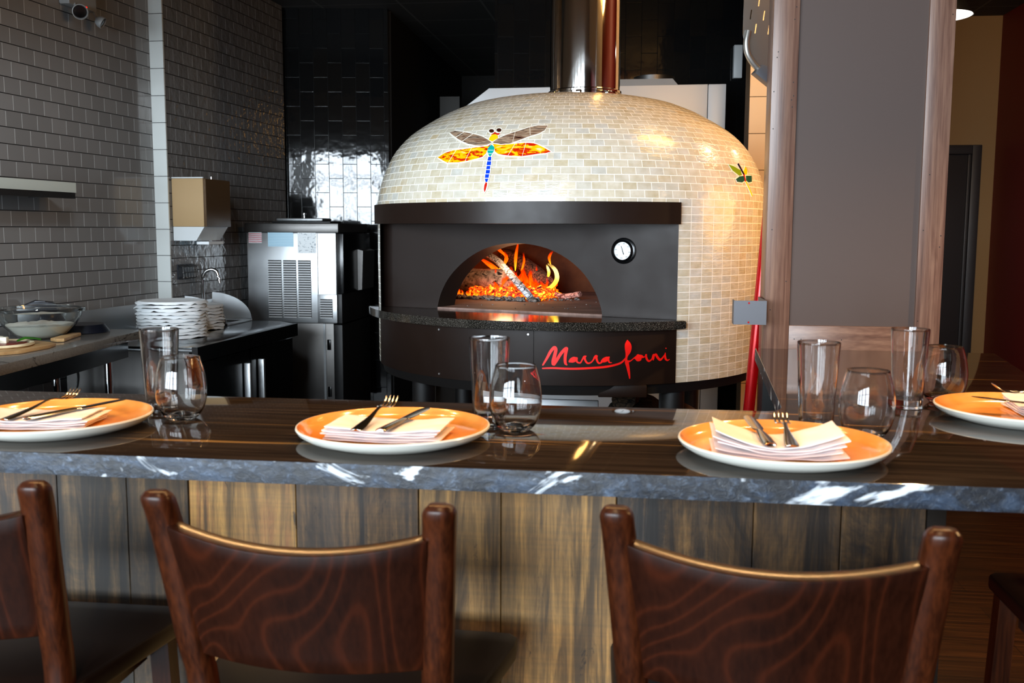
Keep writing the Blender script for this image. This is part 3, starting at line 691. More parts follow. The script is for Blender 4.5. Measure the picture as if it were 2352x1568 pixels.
MOS = {'UL':[(-35.24,1.7602),(-33.44,1.7652),(-29.64,1.7583),(-24.42,1.7458),(-21.57,1.737),(-19.12,1.7236),(-17.86,1.7152),(-19.06,1.7078),(-20.85,1.7054),(-22.93,1.7077),(-25.65,1.715),(-29.24,1.7302),(-32.81,1.7481)],'UR':[(-17.48,1.715),(-16.37,1.7264),(-14.02,1.7397),(-10.53,1.7525),(-7.67,1.7639),(-5.36,1.7694),(-2.44,1.7689),(-3.09,1.7528),(-4.59,1.7419),(-7.04,1.7333),(-10.08,1.7192),(-12.38,1.7092),(-14.93,1.7082),(-17.12,1.713)],'LL':[(-17.84,1.7089),(-18.56,1.7027),(-22.69,1.6997),(-26.55,1.6957),(-29.77,1.6936),(-32.67,1.6863),(-34.81,1.6726),(-32.22,1.6603),(-30.59,1.6527),(-26.72,1.6518),(-23.12,1.657),(-20.79,1.6629),(-19.48,1.6672),(-18.65,1.6784),(-18.5,1.692)],'LR':[(-17.34,1.71),(-14.87,1.7053),(-11.54,1.7071),(-8.31,1.71),(-5.74,1.7085),(-4.1,1.7015),(-2.46,1.6916),(-0.79,1.6799),(-2.03,1.6752),(-3.86,1.6736),(-6.24,1.6692),(-8.53,1.6659),(-11.73,1.6686),(-13.71,1.672),(-15.07,1.6753),(-16.08,1.6834),(-16.59,1.6991)],'head':[(-18.97,1.7245),(-18.98,1.7336),(-18.61,1.7417),(-17.56,1.7432),(-16.62,1.7377),(-16.29,1.7284),(-17.03,1.7237),(-17.76,1.7181)],'mouth':[(-18.98,1.7418),(-18.3,1.7476),(-18.07,1.7512),(-17.11,1.746),(-16.21,1.7466),(-16.46,1.7407),(-16.9,1.7404),(-17.56,1.7436),(-18.61,1.742)],'eye1':[(-18.51,1.7553),(-18.48,1.7516),(-18.82,1.7496),(-19.38,1.7499),(-19.86,1.7523),(-20.23,1.7562),(-20.18,1.7597),(-19.84,1.7617),(-19.35,1.7616),(-18.78,1.759)],'eye2':[(-16.18,1.7569),(-16.17,1.753),(-16.51,1.7508),(-17.0,1.751),(-17.47,1.7535),(-17.82,1.7576),(-17.83,1.7615),(-17.49,1.7637),(-16.99,1.7635),(-16.44,1.7608)],'thorax':[(-17.63,1.7072),(-16.46,1.6971),(-16.56,1.6835),(-16.93,1.6721),(-17.22,1.6663),(-17.96,1.6763),(-18.47,1.6882),(-18.36,1.6998)],'tip':[(-17.26,1.5831),(-16.83,1.5811),(-16.82,1.5737),(-17.02,1.5606),(-17.32,1.5504),(-17.57,1.5607),(-17.53,1.5738)],'t0':[(-17.63,1.6661),(-16.81,1.6659),(-16.7,1.6538),(-17.69,1.6542)],'t1':[(-17.72,1.6516),(-16.61,1.6513),(-16.56,1.6385),(-17.73,1.6389)],'t2':[(-17.63,1.6364),(-16.62,1.6361),(-16.59,1.6253),(-17.64,1.6256)],'t3':[(-17.62,1.6231),(-16.52,1.6228),(-16.5,1.6111),(-17.59,1.6114)],'t4':[(-17.63,1.6092),(-16.57,1.6089),(-16.62,1.5971),(-17.64,1.5973)],'t5':[(-17.62,1.5948),(-16.63,1.5946),(-16.84,1.5839),(-17.26,1.584)],'wl':[(52.92,1.6535),(55.28,1.649),(58.56,1.6372),(58.16,1.6208),(56.82,1.6177),(53.95,1.6344)],'wr':[(60.03,1.6335),(62.62,1.6538),(63.01,1.64),(61.73,1.6252),(60.37,1.6234)],'dl':[(54.4,1.6049),(56.69,1.6153),(60.1,1.6196),(59.81,1.6055),(57.24,1.5949),(54.75,1.5959)],'dr':[(60.96,1.62),(65.12,1.6225),(63.78,1.6006),(61.49,1.5971),(60.04,1.6033)],'body':[(57.74,1.6589),(58.74,1.6624),(60.19,1.6252),(59.37,1.6228)],'red':[(59.37,1.6228),(60.19,1.6252),(59.74,1.5999),(59.06,1.5995)],'tail':[(59.4,1.5997),(59.93,1.5999),(62.46,1.551),(61.98,1.5499)]}
def grouted(keys):
    """one thin white grout bed under all the pieces of a mosaic"""
    bm = BM()
    for k in keys:
        t = mosaic('tmp', MOS[k], None, M['m_grout'], off=.0008 + .0001*keys.index(k)/len(keys), grow=.0042)
        bm.from_mesh(t.data); bpy.data.objects.remove(t)
    return bm
KD = ['UL', 'UR', 'LL', 'LR', 'head', 'mouth', 'eye1', 'eye2', 'thorax', 't0', 't1', 't2', 't3', 't4', 't5', 'tip']
dfly = obj('dragonfly_mosaic', grouted(KD), M['m_grout'], oven, recalc=True); dfly['label'] = 'large colourful dragonfly mosaic on the dome'
for k, nm, m, lb in (('UL', 'wing', 'wing_brown', 'brown marbled upper wing'), ('UR', 'wing', 'wing_brown', 'brown marbled upper wing'), ('LL', 'wing', 'wing_fire', 'red and yellow lower wing'), ('LR', 'wing', 'wing_fire', 'red and yellow lower wing'),
                     ('head', 'head', 'm_yellow', None), ('mouth', 'mouth', 'm_red', None), ('eye1', 'eye', 'm_brown', None), ('eye2', 'eye', 'm_brown', None), ('thorax', 'thorax', 'm_teal', 'teal thorax'), ('tip', 'tail_tip', 'm_red', 'red tail tip')):
    o = mosaic(nm, MOS[k], dfly, M[m])
    if lb: o['label'] = lb
for i in range(6): mosaic('tail_segment', MOS['t%d' % i], dfly, M['m_blue'])
# white cuts across wings and thorax
def cut(a0, z0, a1, z1):
    bm = BM(); P = [on_dome(a0 + (a1-a0)*i/6, z0 + (z1-z0)*i/6, .0036) for i in range(7)]; tube(bm, P, .0008, 6); obj('grout_line', bm, M['m_grout'], dfly)
for q in ((-29.0, 1.7575, -31.2, 1.739), (-25.3, 1.7475, -28.0, 1.7215), (-11.6, 1.749, -11.5, 1.7135), (-7.6, 1.7655, -6.9, 1.7355), (-28.7, 1.694, -30.0, 1.6525), (-23.6, 1.699, -24.5, 1.6545), (-10.7, 1.7075, -12.1, 1.6685), (-7.7, 1.7095, -8.2, 1.6665), (-18.4, 1.6885, -16.6, 1.6875), (-18.1, 1.678, -16.75, 1.6765)): cut(*q)
KS = ['wl', 'wr', 'dl', 'dr', 'body', 'red', 'tail']
sfly = obj('small_dragonfly_mosaic', grouted(KS), M['m_grout'], oven, recalc=True); sfly['label'] = 'small green dragonfly mosaic at the right of the dome'
for k, nm, m in (('wl', 'wing', 'm_green'), ('wr', 'wing', 'm_yellow'), ('dl', 'wing', 'm_dgreen'), ('dr', 'wing', 'm_dgreen'), ('body', 'body', 'm_navy'), ('red', 'thorax', 'm_red'), ('tail', 'tail', 'm_yellow')): mosaic(nm, MOS[k], sfly, M[m])

# ------------------------------------------------------------------ fire on the hearth
def logm(pts, r, n=14, rough=.12, seed=1, flat=1.):
    bm = BM(); P = smooth_path(pts, 5); rings = []
    for i, p in enumerate(P):
        p = Vector(p); t = Vector(P[min(i+1, len(P)-1)]) - Vector(P[max(i-1, 0)]); x, y = frame(t); rr = r if not isinstance(r, (list, tuple)) else r[0] + (r[1]-r[0])*i/(len(P)-1)
        rings.append([p + (x*math.cos(2*PI*k/n) + y*flat*math.sin(2*PI*k/n))*rr*(1 + rough*noise.noise((math.cos(2*PI*k/n)*1.5 + seed*7, math.sin(2*PI*k/n)*1.5, i*.35 + seed))) for k in range(n)])
    return loft(bm, rings)
g = 'burning logs in the oven'
solo('burning_log', logm([loc(-.66, .66, 1.205), loc(-.5, .64, 1.212), loc(-.345, .60, 1.214)], .05, seed=1), M['log_ash'], 'thick grey ash covered log lying at the left of the fire', 'log', loc(-.5, .64, 1.143), g)
solo('burning_log', logm([loc(-.50, .86, 1.315), loc(-.36, .80, 1.27), loc(-.205, .68, 1.205)], (.030, .036), seed=3), M['log_char'], 'cracked brown log slanting down behind the white stick', 'log', loc(-.36, .8, 1.143), g)
solo('burning_log', logm([loc(-.47, .64, 1.325), loc(-.39, .585, 1.298), loc(-.30, .51, 1.255), loc(-.22, .46, 1.205), loc(-.155, .43, 1.158)], .0175, 6, .1, 5, .75), M['stick_ash'], 'white ashy split stick leaning across the fire', 'log', loc(-.155, .43, 1.143), g)
solo('burning_log', logm([loc(-.17, .62, 1.176), loc(-.09, .60, 1.157), loc(-.005, .585, 1.169)], (.012, .015), 6, .1, 8, .8), M['wedge'], 'pinkish glowing wedge at the right end of the fire', 'log', loc(-.09, .6, 1.143), g)
def heap(name, spans, h, m, label, cat, seed):
    bm = BM(); rnd = random.Random(seed)
    for (t0, t1, d0, d1, cnt, r0, r1) in spans:
        for i in range(cnt):
            r = rnd.uniform(r0, r1); c = loc(rnd.uniform(t0, t1), rnd.uniform(d0, d1), 1.143 + r*.5 + rnd.random()*h)
            x = bmesh.ops.create_icosphere(bm, subdivisions=2, radius=r)['verts']
            for v in x: v.co = v.co*(1 + .75*noise.noise(v.co*90 + Vector((i*3.1, 0, 0))) + .3*noise.noise(v.co*220 + Vector((i, 5, 0))))
            bmesh.ops.transform(bm, matrix=Matrix.Translation(c) @ Matrix.Rotation(rnd.random()*6, 4, 'Z') @ Matrix.Rotation(rnd.uniform(-.5, .5), 4, 'X') @ Matrix.Diagonal((rnd.uniform(1., 1.9), .9, rnd.uniform(.5, .9), 1)), verts=x)
    return solo(name, bm, m, label, cat, loc(-.3, .5, 1.143), kind='stuff')
heap('ember_bed', [(-.47, -.30, .49, .56, 60, .010, .019), (-.32, -.13, .47, .60, 90, .010, .020), (-.36, -.17, .56, .74, 90, .012, .024)], .03, M['ember'], 'glowing orange embers under the logs', 'embers', 3)
heap('ash_heap', [(-.52, -.13, .40, .47, 150, .005, .011), (-.62, -.45, .42, .6, 60, .006, .012), (-.14, .0, .5, .6, 20, .003, .007), (-.25, .3, .05, .5, 26, .0012, .003)], .004, M['ash'], 'grey ash and crumbs along the front of the fire', 'ash', 5)
def flame(bm, pts, w, dep=.5):
    """a tongue: round at the root, pointed at the tip, curved along pts"""
    P = smooth_path(pts, 6); n = len(P)
    rr = [w*(max(0.02, math.sin(PI*min(1, .12 + .88*(i/(n-1))))**.8)) for i in range(n)]
    rings = []
    for i, p in enumerate(P):
        p = Vector(p); t = Vector(P[min(i+1, n-1)]) - Vector(P[max(i-1, 0)]); x = HT - t.normalized()*HT.dot(t.normalized()); x.normalize(); y = t.normalized().cross(x)
        rings.append([p + x*rr[i]*math.cos(2*PI*k/10) + y*rr[i]*dep*math.sin(2*PI*k/10) for k in range(10)])
    uvl = bm.loops.layers.uv.verify(); k0 = len(bm.faces)
    loft(bm, rings); bm.faces.ensure_lookup_table(); lo_, hi_ = P[0][2], max(p[2] for p in P)
    for f in bm.faces[k0:]:
        for l in f.loops: l[uvl].uv = (0, (l.vert.co.z-lo_)/(hi_-lo_+1e-6))
bm = BM()
rnd = random.Random(11)
TG = [([loc(-.47, .74, 1.25), loc(-.43, .74, 1.30), loc(-.465, .73, 1.35), loc(-.45, .73, 1.40)], .009), ([loc(-.39, .75, 1.25), loc(-.385, .75, 1.32), loc(-.368, .75, 1.40)], .008), ([loc(-.37, .6, 1.245), loc(-.45, .62, 1.285), loc(-.54, .64, 1.325)], .009), ([loc(-.44, .73, 1.26), loc(-.425, .73, 1.31), loc(-.44, .73, 1.345)], .007), ([loc(-.36, .75, 1.25), loc(-.35, .75, 1.29), loc(-.355, .75, 1.34)], .007), ([loc(-.41, .62, 1.25), loc(-.46, .63, 1.275), loc(-.50, .64, 1.30)], .006), ([loc(-.24, .80, 1.28), loc(-.245, .80, 1.31), loc(-.23, .8, 1.345)], .006)]
for i in range(46):
    t = rnd.uniform(-.40, -.17); h = rnd.uniform(.04, .12)*(1.1 if t < -.25 else .75); d_ = rnd.uniform(.52, .72); b = 1.150; w_ = rnd.uniform(-.02, .02)
    TG.append(([loc(t, d_, b), loc(t + w_, d_, b + h*.4), loc(t - w_*.6, d_ + .01, b + h*.75), loc(t + w_*.8 - .01, d_, b + h)], rnd.uniform(.006, .016)))
for i in range(14):
    t = rnd.uniform(-.55, -.33); h = rnd.uniform(.015, .045); TG.append(([loc(t, .50, 1.15), loc(t+.004, .5, 1.15+h*.5), loc(t-.004, .5, 1.15+h)], rnd.uniform(.006, .012)))
TG = [(([p + Vector((rnd.uniform(-1, 1), 0, rnd.uniform(-1, 1)))*.007*min(1, k) for k, p in enumerate(pts)]), w*q) for pts, w in TG for q in ((.62, .5, .36) if w > .0055 and len(pts) > 2 else (1,))]
for pts, w in TG:
    flame(bm, pts, w)
k1 = len(bm.faces)
for pts, w in (([loc(-.178, .60, 1.178), loc(-.140, .60, 1.196), loc(-.118, .60, 1.225), loc(-.122, .60, 1.258), loc(-.142, .60, 1.280), loc(-.172, .60, 1.296)], .010), ([loc(-.158, .60, 1.235), loc(-.155, .60, 1.258), loc(-.168, .60, 1.29)], .007), ([loc(-.452, .72, 1.345), loc(-.46, .72, 1.36), loc(-.478, .72, 1.392)], .012)):
    flame(bm, pts, w)
bm.faces.ensure_lookup_table()
for f in bm.faces[k1:]: f.material_index = 1
solo('flames', bm, [M['flame'], M['flame_hot']], 'orange and yellow flames licking up between the logs', 'flames', loc(-.3, .65, 1.143), kind='stuff')
lamp('fire_light', tuple(loc(-.30, .50, 1.29)), 1.6, (1, .55, .26), .08)

# ------------------------------------------------------------------ under the oven
g = 'firewood under the oven'
def wood(pts, r, label, seed, m='bark', flat=.8):
    b = Vector(pts[1]); solo('firewood_log', logm(pts, r, 9, .25, seed, flat), M[m], label, 'firewood', (b.x, b.y, b.z-.05), g)
bm = BM()
b2(bm, (-.62, 3.62, .60), (.30, 4.2, .615)); b2(bm, (-.62, 3.62, .615), (-.16, 3.632, .80), bev=.003)
wr = thing('wood_rack', 'steel fronted rack under the oven holding firewood', 'rack', (-.15, 3.9, 0))
obj('shelf', bm, M['steel'], wr)
for x in (-.6, .28):
    for y in (3.65, 4.17):
        bm = BM(); b2(bm, (x-.015, y-.015, 0), (x+.015, y+.015, .6)); obj('leg', bm, M['matte_black'], wr)
wood([(-.145, 3.66, .70), (-.10, 3.85, .70), (-.06, 4.1, .70)], .055, 'dark firewood log lowest on the rack', 2)
wood([(-.02, 3.64, .705), (.0, 3.85, .705), (.02, 4.1, .705)], .06, 'grey barked firewood log at the right of the rack', 4)
wood([(-.07, 3.66, .80), (-.05, 3.85, .80), (-.02, 4.1, .80)], .05, 'split firewood log on top of the other two', 6)
wood([(.16, 3.70, .68), (.17, 3.85, .68), (.18, 4.1, .68)], .045, 'short firewood log beside the right oven leg', 9, 'split')
# ------------------------------------------------------------------ left: prep table, refrigerated counter, sink, ice machine
def at_wall(P, a, o, z): 
    v = P + UA*a + NA*o; return Vector((v.x, v.y, z))
t = thing('prep_table', 'grey stone topped prep table with chrome legs at the left', 'prep table', (-2.65, 3.7, 0))
bm = BM(); prism(bm, [(-2.955, 2.9), (-2.262, 2.95), (-2.405, 4.48), (-2.862, 4.50)], .90, .94, bev=.003); o = obj('tabletop', bm, M['prep_stone'], t); o['label'] = 'grey veined stone tabletop'
bm = BM(); prism(bm, [(-2.93, 2.95), (-2.31, 3.0), (-2.45, 4.40), (-2.84, 4.42)], .815, .899); obj('apron', bm, M['gloss_black'], t)
for x, y in ((-2.515, 4.33), (-2.80, 4.35), (-2.40, 3.2), (-2.88, 3.1), (-2.84, 3.86)):
    bm = BM(); lathe(bm, [(0, 0), (.03, 0), (.03, .03), (.019, .035), (.019, .83), (0, .83)], 24, (x, y, 0)); obj('leg', bm, M['chrome'], t)
bm = BM(); prism(bm, [(-2.9, 3.0), (-2.42, 3.05), (-2.52, 4.36), (-2.82, 4.38)], .56, .575); obj('under_shelf', bm, M['matte_black'], t)
t = thing('refrigerated_counter', 'low steel topped counter with black doors beside the sink', 'counter', (-2.5, 5.1, 0))
bm = BM(); prism(bm, [(-2.885, 4.54), (-2.195, 4.54), (-2.148, 5.82), (-2.28, 5.95), (-2.755, 5.99), (-2.785, 5.545), (-2.865, 5.535)], .825, .85, bev=.003); obj('worktop', bm, M['steel_top'], t)
bm = BM(); prism(bm, [(-2.88, 4.57), (-2.225, 4.57), (-2.178, 5.80), (-2.76, 5.80), (-2.78, 5.52), (-2.86, 5.48)], .10, .824); obj('cabinet', bm, M['steel_dark'], t)
bm = BM(); prism(bm, [(-2.195, 4.54), (-2.165, 4.54), (-2.118, 5.82), (-2.148, 5.82)], .775, .851); obj('front_rail', bm, M['gloss_black'], t)
for i, (y0, y1) in enumerate(((4.58, 5.18), (5.20, 5.79))):
    f = lambda y: -2.222 + (y-4.57)*.0365
    bm = BM(); prism(bm, [(f(y0), y0), (f(y0)+.035, y0), (f(y1)+.035, y1), (f(y1), y1)], .14, .765, bev=.003); d = obj('door', bm, M['gloss_black'], t)
    y = y0 + .08 if i == 1 else y1 - .08; x = f(y) + .04
    bm = BM(); b2(bm, (x, y-.012, .25), (x+.035, y+.012, .70), bev=.004); obj('handle', bm, M['steel'], d)
for x, y in ((-2.25, 4.66), (-2.22, 5.70), (-2.8, 4.66), (-2.72, 5.70)):
    bm = BM(); lathe(bm, [(0, 0), (.025, 0), (.02, .1), (0, .1)], 16, (x, y, 0)); obj('foot', bm, M['steel_dark'], t)
bm = BM(); P_ = [at_wall(WA, a, .003, .85) for a in (.34, 1.29)]
prism(bm, [tuple(P_[0].to_2d()), tuple(P_[1].to_2d()), tuple((P_[1]+NA*.012).to_2d()), tuple((P_[0]+NA*.012).to_2d())], .851, .998, bev=.002); o = obj('backsplash', bm, M['steel'], t)
# sink on the proud wall
t = thing('hand_sink', 'small steel hand sink with curved splash guards', 'sink', (-2.6, 5.76, .851))
y0, y1, x0 = 5.585, 5.965, -2.742
bm = BM()
for lo, hi in (((x0, y0, .851), (-2.47, y0+.035, .862)), ((x0, y1-.035, .851), (-2.47, y1, .862)), ((x0, y0, .851), (x0+.07, y1, .862)), ((-2.50, y0, .851), (-2.47, y1, .862))): b2(bm, lo, hi, bev=.002)
obj('basin_rim', bm, M['steel'], t)
bm = BM(); b2(bm, (x0, y0, .8625), (x0+.012, y1, .985), bev=.002); obj('back_ledge', bm, M['steel'], t)
for yy in (y0, y1):
    q = [(x0, .863), (-2.475, .863)] + [(x0 + .267*math.cos(a), .863 + .165*math.sin(a)) for a in [R(8*i) for i in range(1, 12)]]
    bm = BM(); prism(bm, q, -.0015, .0015, Matrix.Translation((0, yy, 0)) @ Matrix.Rotation(R(90), 4, 'X')); obj('splash_guard', bm, M['steel'], t, ang=20)
bm = BM(); fx, fy = -2.69, 5.74
tube(bm, smooth_path([(fx, fy, .862), (fx, fy, .97), (fx, fy, 1.12), (fx+.02, fy, 1.165), (fx+.055, fy+.005, 1.182), (fx+.09, fy+.01, 1.165), (fx+.105, fy+.012, 1.10)], 5), .0105, 14)
lathe(bm, [(0, 0), (.024, 0), (.024, .012), (.013, .02), (0, .02)], 20, (fx, fy, .862)); obj('faucet', bm, M['chrome'], t)
bm = BM(); tube(bm, [(x0+.012, 5.85, .94), (x0+.05, 5.85, .94)], .017, 14); tube(bm, [(x0+.045, 5.85, .94), (x0+.05, 5.89, .96)], .006, 8); obj('tap_handle', bm, M['gloss_black'], t)
# things on the tiled wall
t = thing('paper_towel_dispenser', 'tan and brown paper towel dispenser on the grey tile wall', 'dispenser', (-2.67, 5.6, 1.35))
def wbox(P, a0, a1, o0, o1, z0, z1, bev=0):
    bm = BM(); prism(bm, [tuple((P + UA*a + NA*o).to_2d()) for a, o in ((a0, o0), (a1, o0), (a1, o1), (a0, o1))], z0, z1, bev=bev); return bm
o = obj('housing', wbox(WB, .04, .34, .003, .205, 1.44, 1.725, .006), M['tan_plastic'], t)
o = obj('cover', wbox(WB, .042, .338, .206, .222, 1.44, 1.722, .005), M['brown_plastic'], t); o['label'] = 'dark brown front cover'
bm = BM(); Q = [(.003, 1.44), (.205, 1.44), (.15, 1.358), (.003, 1.358)]
X0 = WB + UA*.042; 
loft(bm, [[X0 + NA*o_ + Vector((0, 0, z)) for o_, z in Q], [X0 + UA*.29 + NA*o_ + Vector((0, 0, z)) for o_, z in Q]]); o = obj('outlet_tray', bm, M['white_plastic'], t); o['label'] = 'white bottom tray'
obj('paper_end', wbox(WB, .10, .28, .12, .20, 1.335, 1.352), M['paper'], t)
bm = BM(); tube(bm, [WB + UA*.19 + NA*.18 + Vector((0, 0, 1.725)), WB + UA*.19 + NA*.18 + Vector((0, 0, 1.74))], .008, 10); obj('lock', bm, M['chrome'], t)
o = obj('top_edge', wbox(WB, .04, .052, .003, .205, 1.7255, 1.732), M['white_plastic'], t)
t = thing('soap_rack', 'small black wire rack on the tile wall beside the sink', 'rack', tuple(WB + UA*.16 + Vector((0, 0, 1.12))))
obj('back_plate', wbox(WB, .07, .25, .002, .008, 1.125, 1.215), M['blue_black'], t)
bm = BM()
for i in range(6):
    q = WB + UA*(.08 + .032*i); tube(bm, [q + NA*.01 + Vector((0, 0, 1.21)), q + NA*.035 + Vector((0, 0, 1.20)), q + NA*.04 + Vector((0, 0, 1.135)), q + NA*.01 + Vector((0, 0, 1.125))], .003, 6)
for z in (1.135, 1.165, 1.2): tube(bm, [WB + UA*.075 + NA*.038 + Vector((0, 0, z)), WB + UA*.245 + NA*.038 + Vector((0, 0, z))], .003, 6)
obj('wire_bars', bm, M['steel_dark'], t)
t = thing('wall_shelf', 'black wall shelf with a pale metal front edge on the left tiles', 'shelf', tuple(WA + Vector((0, 0, 1.6))))
obj('board', wbox(WA, -.5, .30, .002, .20, 1.598, 1.612), M['matte_black'], t)
o = obj('front_edge', wbox(WA, -.5, .30, .2005, .206, 1.600, 1.648, .001), M['shelf_edge'], t)
obj('lower_rail', wbox(WA, -.5, .30, .17, .2, 1.572, 1.5975), M['matte_black'], t)
for a in (-.1, .22): obj('bracket', wbox(WA, a, a+.012, .003, .165, 1.575, 1.597), M['matte_black'], t)
t = thing('emergency_light', 'white twin head emergency light high on the left tile wall', 'emergency light', tuple(WA + UA*.62 + Vector((0, 0, 2.5))))
obj('housing', wbox(WA, .52, .74, .003, .06, 2.545, 2.68, .01), M['dull_white'], t)
for a, z, dx in ((.565, 2.515, .3), (.735, 2.498, .6)):
    c = WA + UA*a + NA*.085 + Vector((0, 0, z)); dirv = (NA*.75 - UA*.9 + Vector((0, 0, -.35))).normalized() if dx < .5 else (NA*.9 + UA*.3 + Vector((0, 0, -.5))).normalized()
    rot = dirv.to_track_quat('Z', 'Y').to_matrix().to_4x4(); s_ = 1. if dx < .5 else .8
    bm = BM(); lathe(bm, [(0, -.03), (.022, -.028), (.036, -.005), (.038, .018), (.034, .020), (.032, .008), (0, .008)], 28); bm.transform(Matrix.Translation(c) @ rot @ Matrix.Scale(s_, 4)); h = obj('lamp_head', bm, M['dull_white'], t)
    bm = BM(); lathe(bm, [(0, .0085), (.031, .0085), (.03, .013), (0, .016)], 24); bm.transform(Matrix.Translation(c) @ rot @ Matrix.Scale(s_, 4)); obj('lens', bm, M['gloss_black'], h)
    bm = BM(); tube(bm, [c + NA*-.01, WA + UA*a + NA*.05 + Vector((0, 0, z+.05))], .008, 8); obj('arm', bm, M['dull_white'], h)
bm = BM(); c = WA + UA*.655 + NA*.062 + Vector((0, 0, 2.555)); bmesh.ops.create_icosphere(bm, subdivisions=2, radius=.004, matrix=Matrix.Translation(c)); obj('indicator', bm, M['led_red'], t)
# ice machine on its bin
XL, XR, Y0, Y1 = -2.655, -2.035, 6.35, 7.04
t = thing('ice_machine', 'stainless ice machine with louvres standing in the corner', 'ice machine', (-2.35, 6.7, .80))
bm = BM(); b2(bm, (XL, Y0, .80), (XR, Y1-.02, 1.405), bev=.006); obj('cabinet', bm, M['steel'], t)
bm = BM(); b2(bm, (XL-.012, Y0-.008, 1.4055), (XR+.02, Y1, 1.468), bev=.006); obj('lid', bm, M['steel_dark'], t)
def louvre(x0, x1, z0, z1, n):
    bm = BM(); h = (z1-z0)/n
    for i in range(n):
        z = z0 + h*i; L_ = []
        for x in (x0, x1): L_.append([Vector((x, Y0-.001, z)), Vector((x, Y0-.012, z+h*.12)), Vector((x, Y0-.012, z+h*.34)), Vector((x, Y0-.001, z+h*.62))])
        loft(bm, L_)
    o = obj('louvre_panel', bm, M['steel_matte'], t, ang=20)
    bm = BM(); b2(bm, (x0, Y0-.002, z0), (x1, Y0-.0005, z1)); obj('slot_backing', bm, M['matte_black'], o)
for x0, x1 in ((-2.507, -2.415), (-2.402, -2.312), (-2.299, -2.210)): louvre(x0, x1, .835, 1.222, 24)
bm = BM(); b2(bm, (-2.165, Y0-.012, .805), (-2.03, Y0-.0005, .995), bev=.003); obj('service_panel', bm, M['steel'], t)
Y0 -= .012; louvre(-2.145, -2.06, .835, .965, 8); Y0 += .012
bm = BM(); b2(bm, (-2.165, Y0-.003, .996), (-2.16, Y0, 1.40)); obj('panel_seam', bm, M['steel_dark'], t)
for lo, hi, m, lb in (((-2.64, 1.335), (-2.548, 1.432), 'pink_label', 'white sticker with red print'), ((-2.505, 1.312), (-2.328, 1.432), 'blue_label', 'pale blue instruction sticker'), ((-2.298, 1.27), (-2.172, 1.424), 'white_label', 'white wiring diagram sticker')):
    bm = BM(); b2(bm, (lo[0], Y0-.0025, lo[1]), (hi[0], Y0-.0003, hi[1])); o = obj('sticker', bm, M[m], t); o['label'] = lb
bm = BM(); b2(bm, (XR, Y0+.02, 1.0), (XR+.045, Y1-.03, 1.40), bev=.004); o = obj('front_cover', bm, M['gloss_black'], t)
bm = BM(); loft(bm, [[Vector((XR+.046, y, 1.29)), Vector((XR+.046, y, 1.005)), Vector((XR+.075, y, 1.01)), Vector((XR+.085, y, 1.28))] for y in (Y0+.34, Y1-.05)]); obj('open_flap', bm, M['steel_dark'], t)
bm = BM(); b2(bm, (XR, Y0+.005, .80), (XR+.035, Y1, .998), bev=.004); obj('lower_cover', bm, M['matte_black'], t)
t = thing('ice_bin', 'dull steel ice storage bin under the ice machine', 'ice bin', (-2.35, 6.7, 0))
bm = BM(); b2(bm, (XL+.0, Y0+.02, .12), (XR-.03, Y1, .7995), bev=.004); obj('cabinet', bm, M['steel_dark'], t)
bm = BM(); b2(bm, (XR-.0295, Y0+.02, .12), (XR+.03, Y1, .79), bev=.004); obj('door', bm, M['matte_black'], t)
for z in (.62, .30):
    bm = BM(); b2(bm, (XR-.075, Y0+.006, z), (XR-.05, Y0+.0195, z+.07), bev=.003); obj('latch', bm, M['gloss_black'], t)
bm = BM(); b2(bm, (XR-.10, Y0+.010, .12), (XR-.085, Y0+.0195, .795)); obj('edge_strip', bm, M['steel'], t)
for x in (XL+.06, XR-.08):
    for y in (Y0+.08, Y1-.08):
        bm = BM(); lathe(bm, [(0, 0), (.025, 0), (.018, .12), (0, .12)], 14, (x, y, 0)); obj('foot', bm, M['steel_dark'], t)
t = thing('pan_lid', 'silver and black pan lid with a knob on the ice machine', 'lid', (-2.33, 6.55, 1.469))
bm = BM(); b2(bm, (-2.51, 6.44, 1.469), (-2.10, 6.68, 1.482), bev=.005); obj('rim', bm, M['matte_black'], t)
bm = BM(); b2(bm, (-2.49, 6.46, 1.4825), (-2.16, 6.66, 1.503), bev=.010); obj('cover', bm, M['steel'], t)
bm = BM(); lathe(bm, [(0, 0), (.006, 0), (.006, .018), (.012, .024), (.012, .034), (0, .038)], 16, (-2.32, 6.55, 1.5035)); obj('knob', bm, M['chrome'], t)

# stacks of paper lined plates on the steel counter
def dish(r, name='stacked_plate'):
    bm = BM(); lathe(bm, [(0, 0), (r*.62, 0), (r*.68, .003), (r*.97, .011), (r, .013), (r*.985, .0155), (r*.66, .0065), (0, .005)], 40); return bm
def liner(r, seed):
    bm = BM(); n = 44; rings = []
    for k, (q, z0) in enumerate(((.52, .0068), (.75, .0125), (.965, .0172), (1.0, .0035))):
        w = 1 if k == 3 else 0; R_ = []
        for i in range(n):
            a = 2*PI*i/n; ca, sa = math.cos(a), math.sin(a)
            rr = q*r*(1 + w*(.14*max(0, noise.noise((ca*2.2, sa*2.2, seed*3.1))) + .05*(ca < -.3)))
            R_.append(Vector((rr*ca, rr*sa, z0 + w*.011*noise.noise((ca*5, sa*5, seed*1.7)))))
        rings.append(R_)
    c = bm.verts.new((0, 0, .0065)); v = [[bm.verts.new(p) for p in r_] for r_ in rings]
    for i in range(n):
        j = (i+1) % n; bm.faces.new((c, v[0][i], v[0][j]))
        for a, b in ((v[0], v[1]), (v[1], v[2]), (v[2], v[3])): bm.faces.new((a[i], b[i], b[j], a[j]))
    g_ = bmesh.ops.extrude_face_region(bm, geom=bm.faces[:])
    for q in [x for x in g_['geom'] if isinstance(x, bmesh.types.BMVert)]: q.co.z += .0012
    return bm
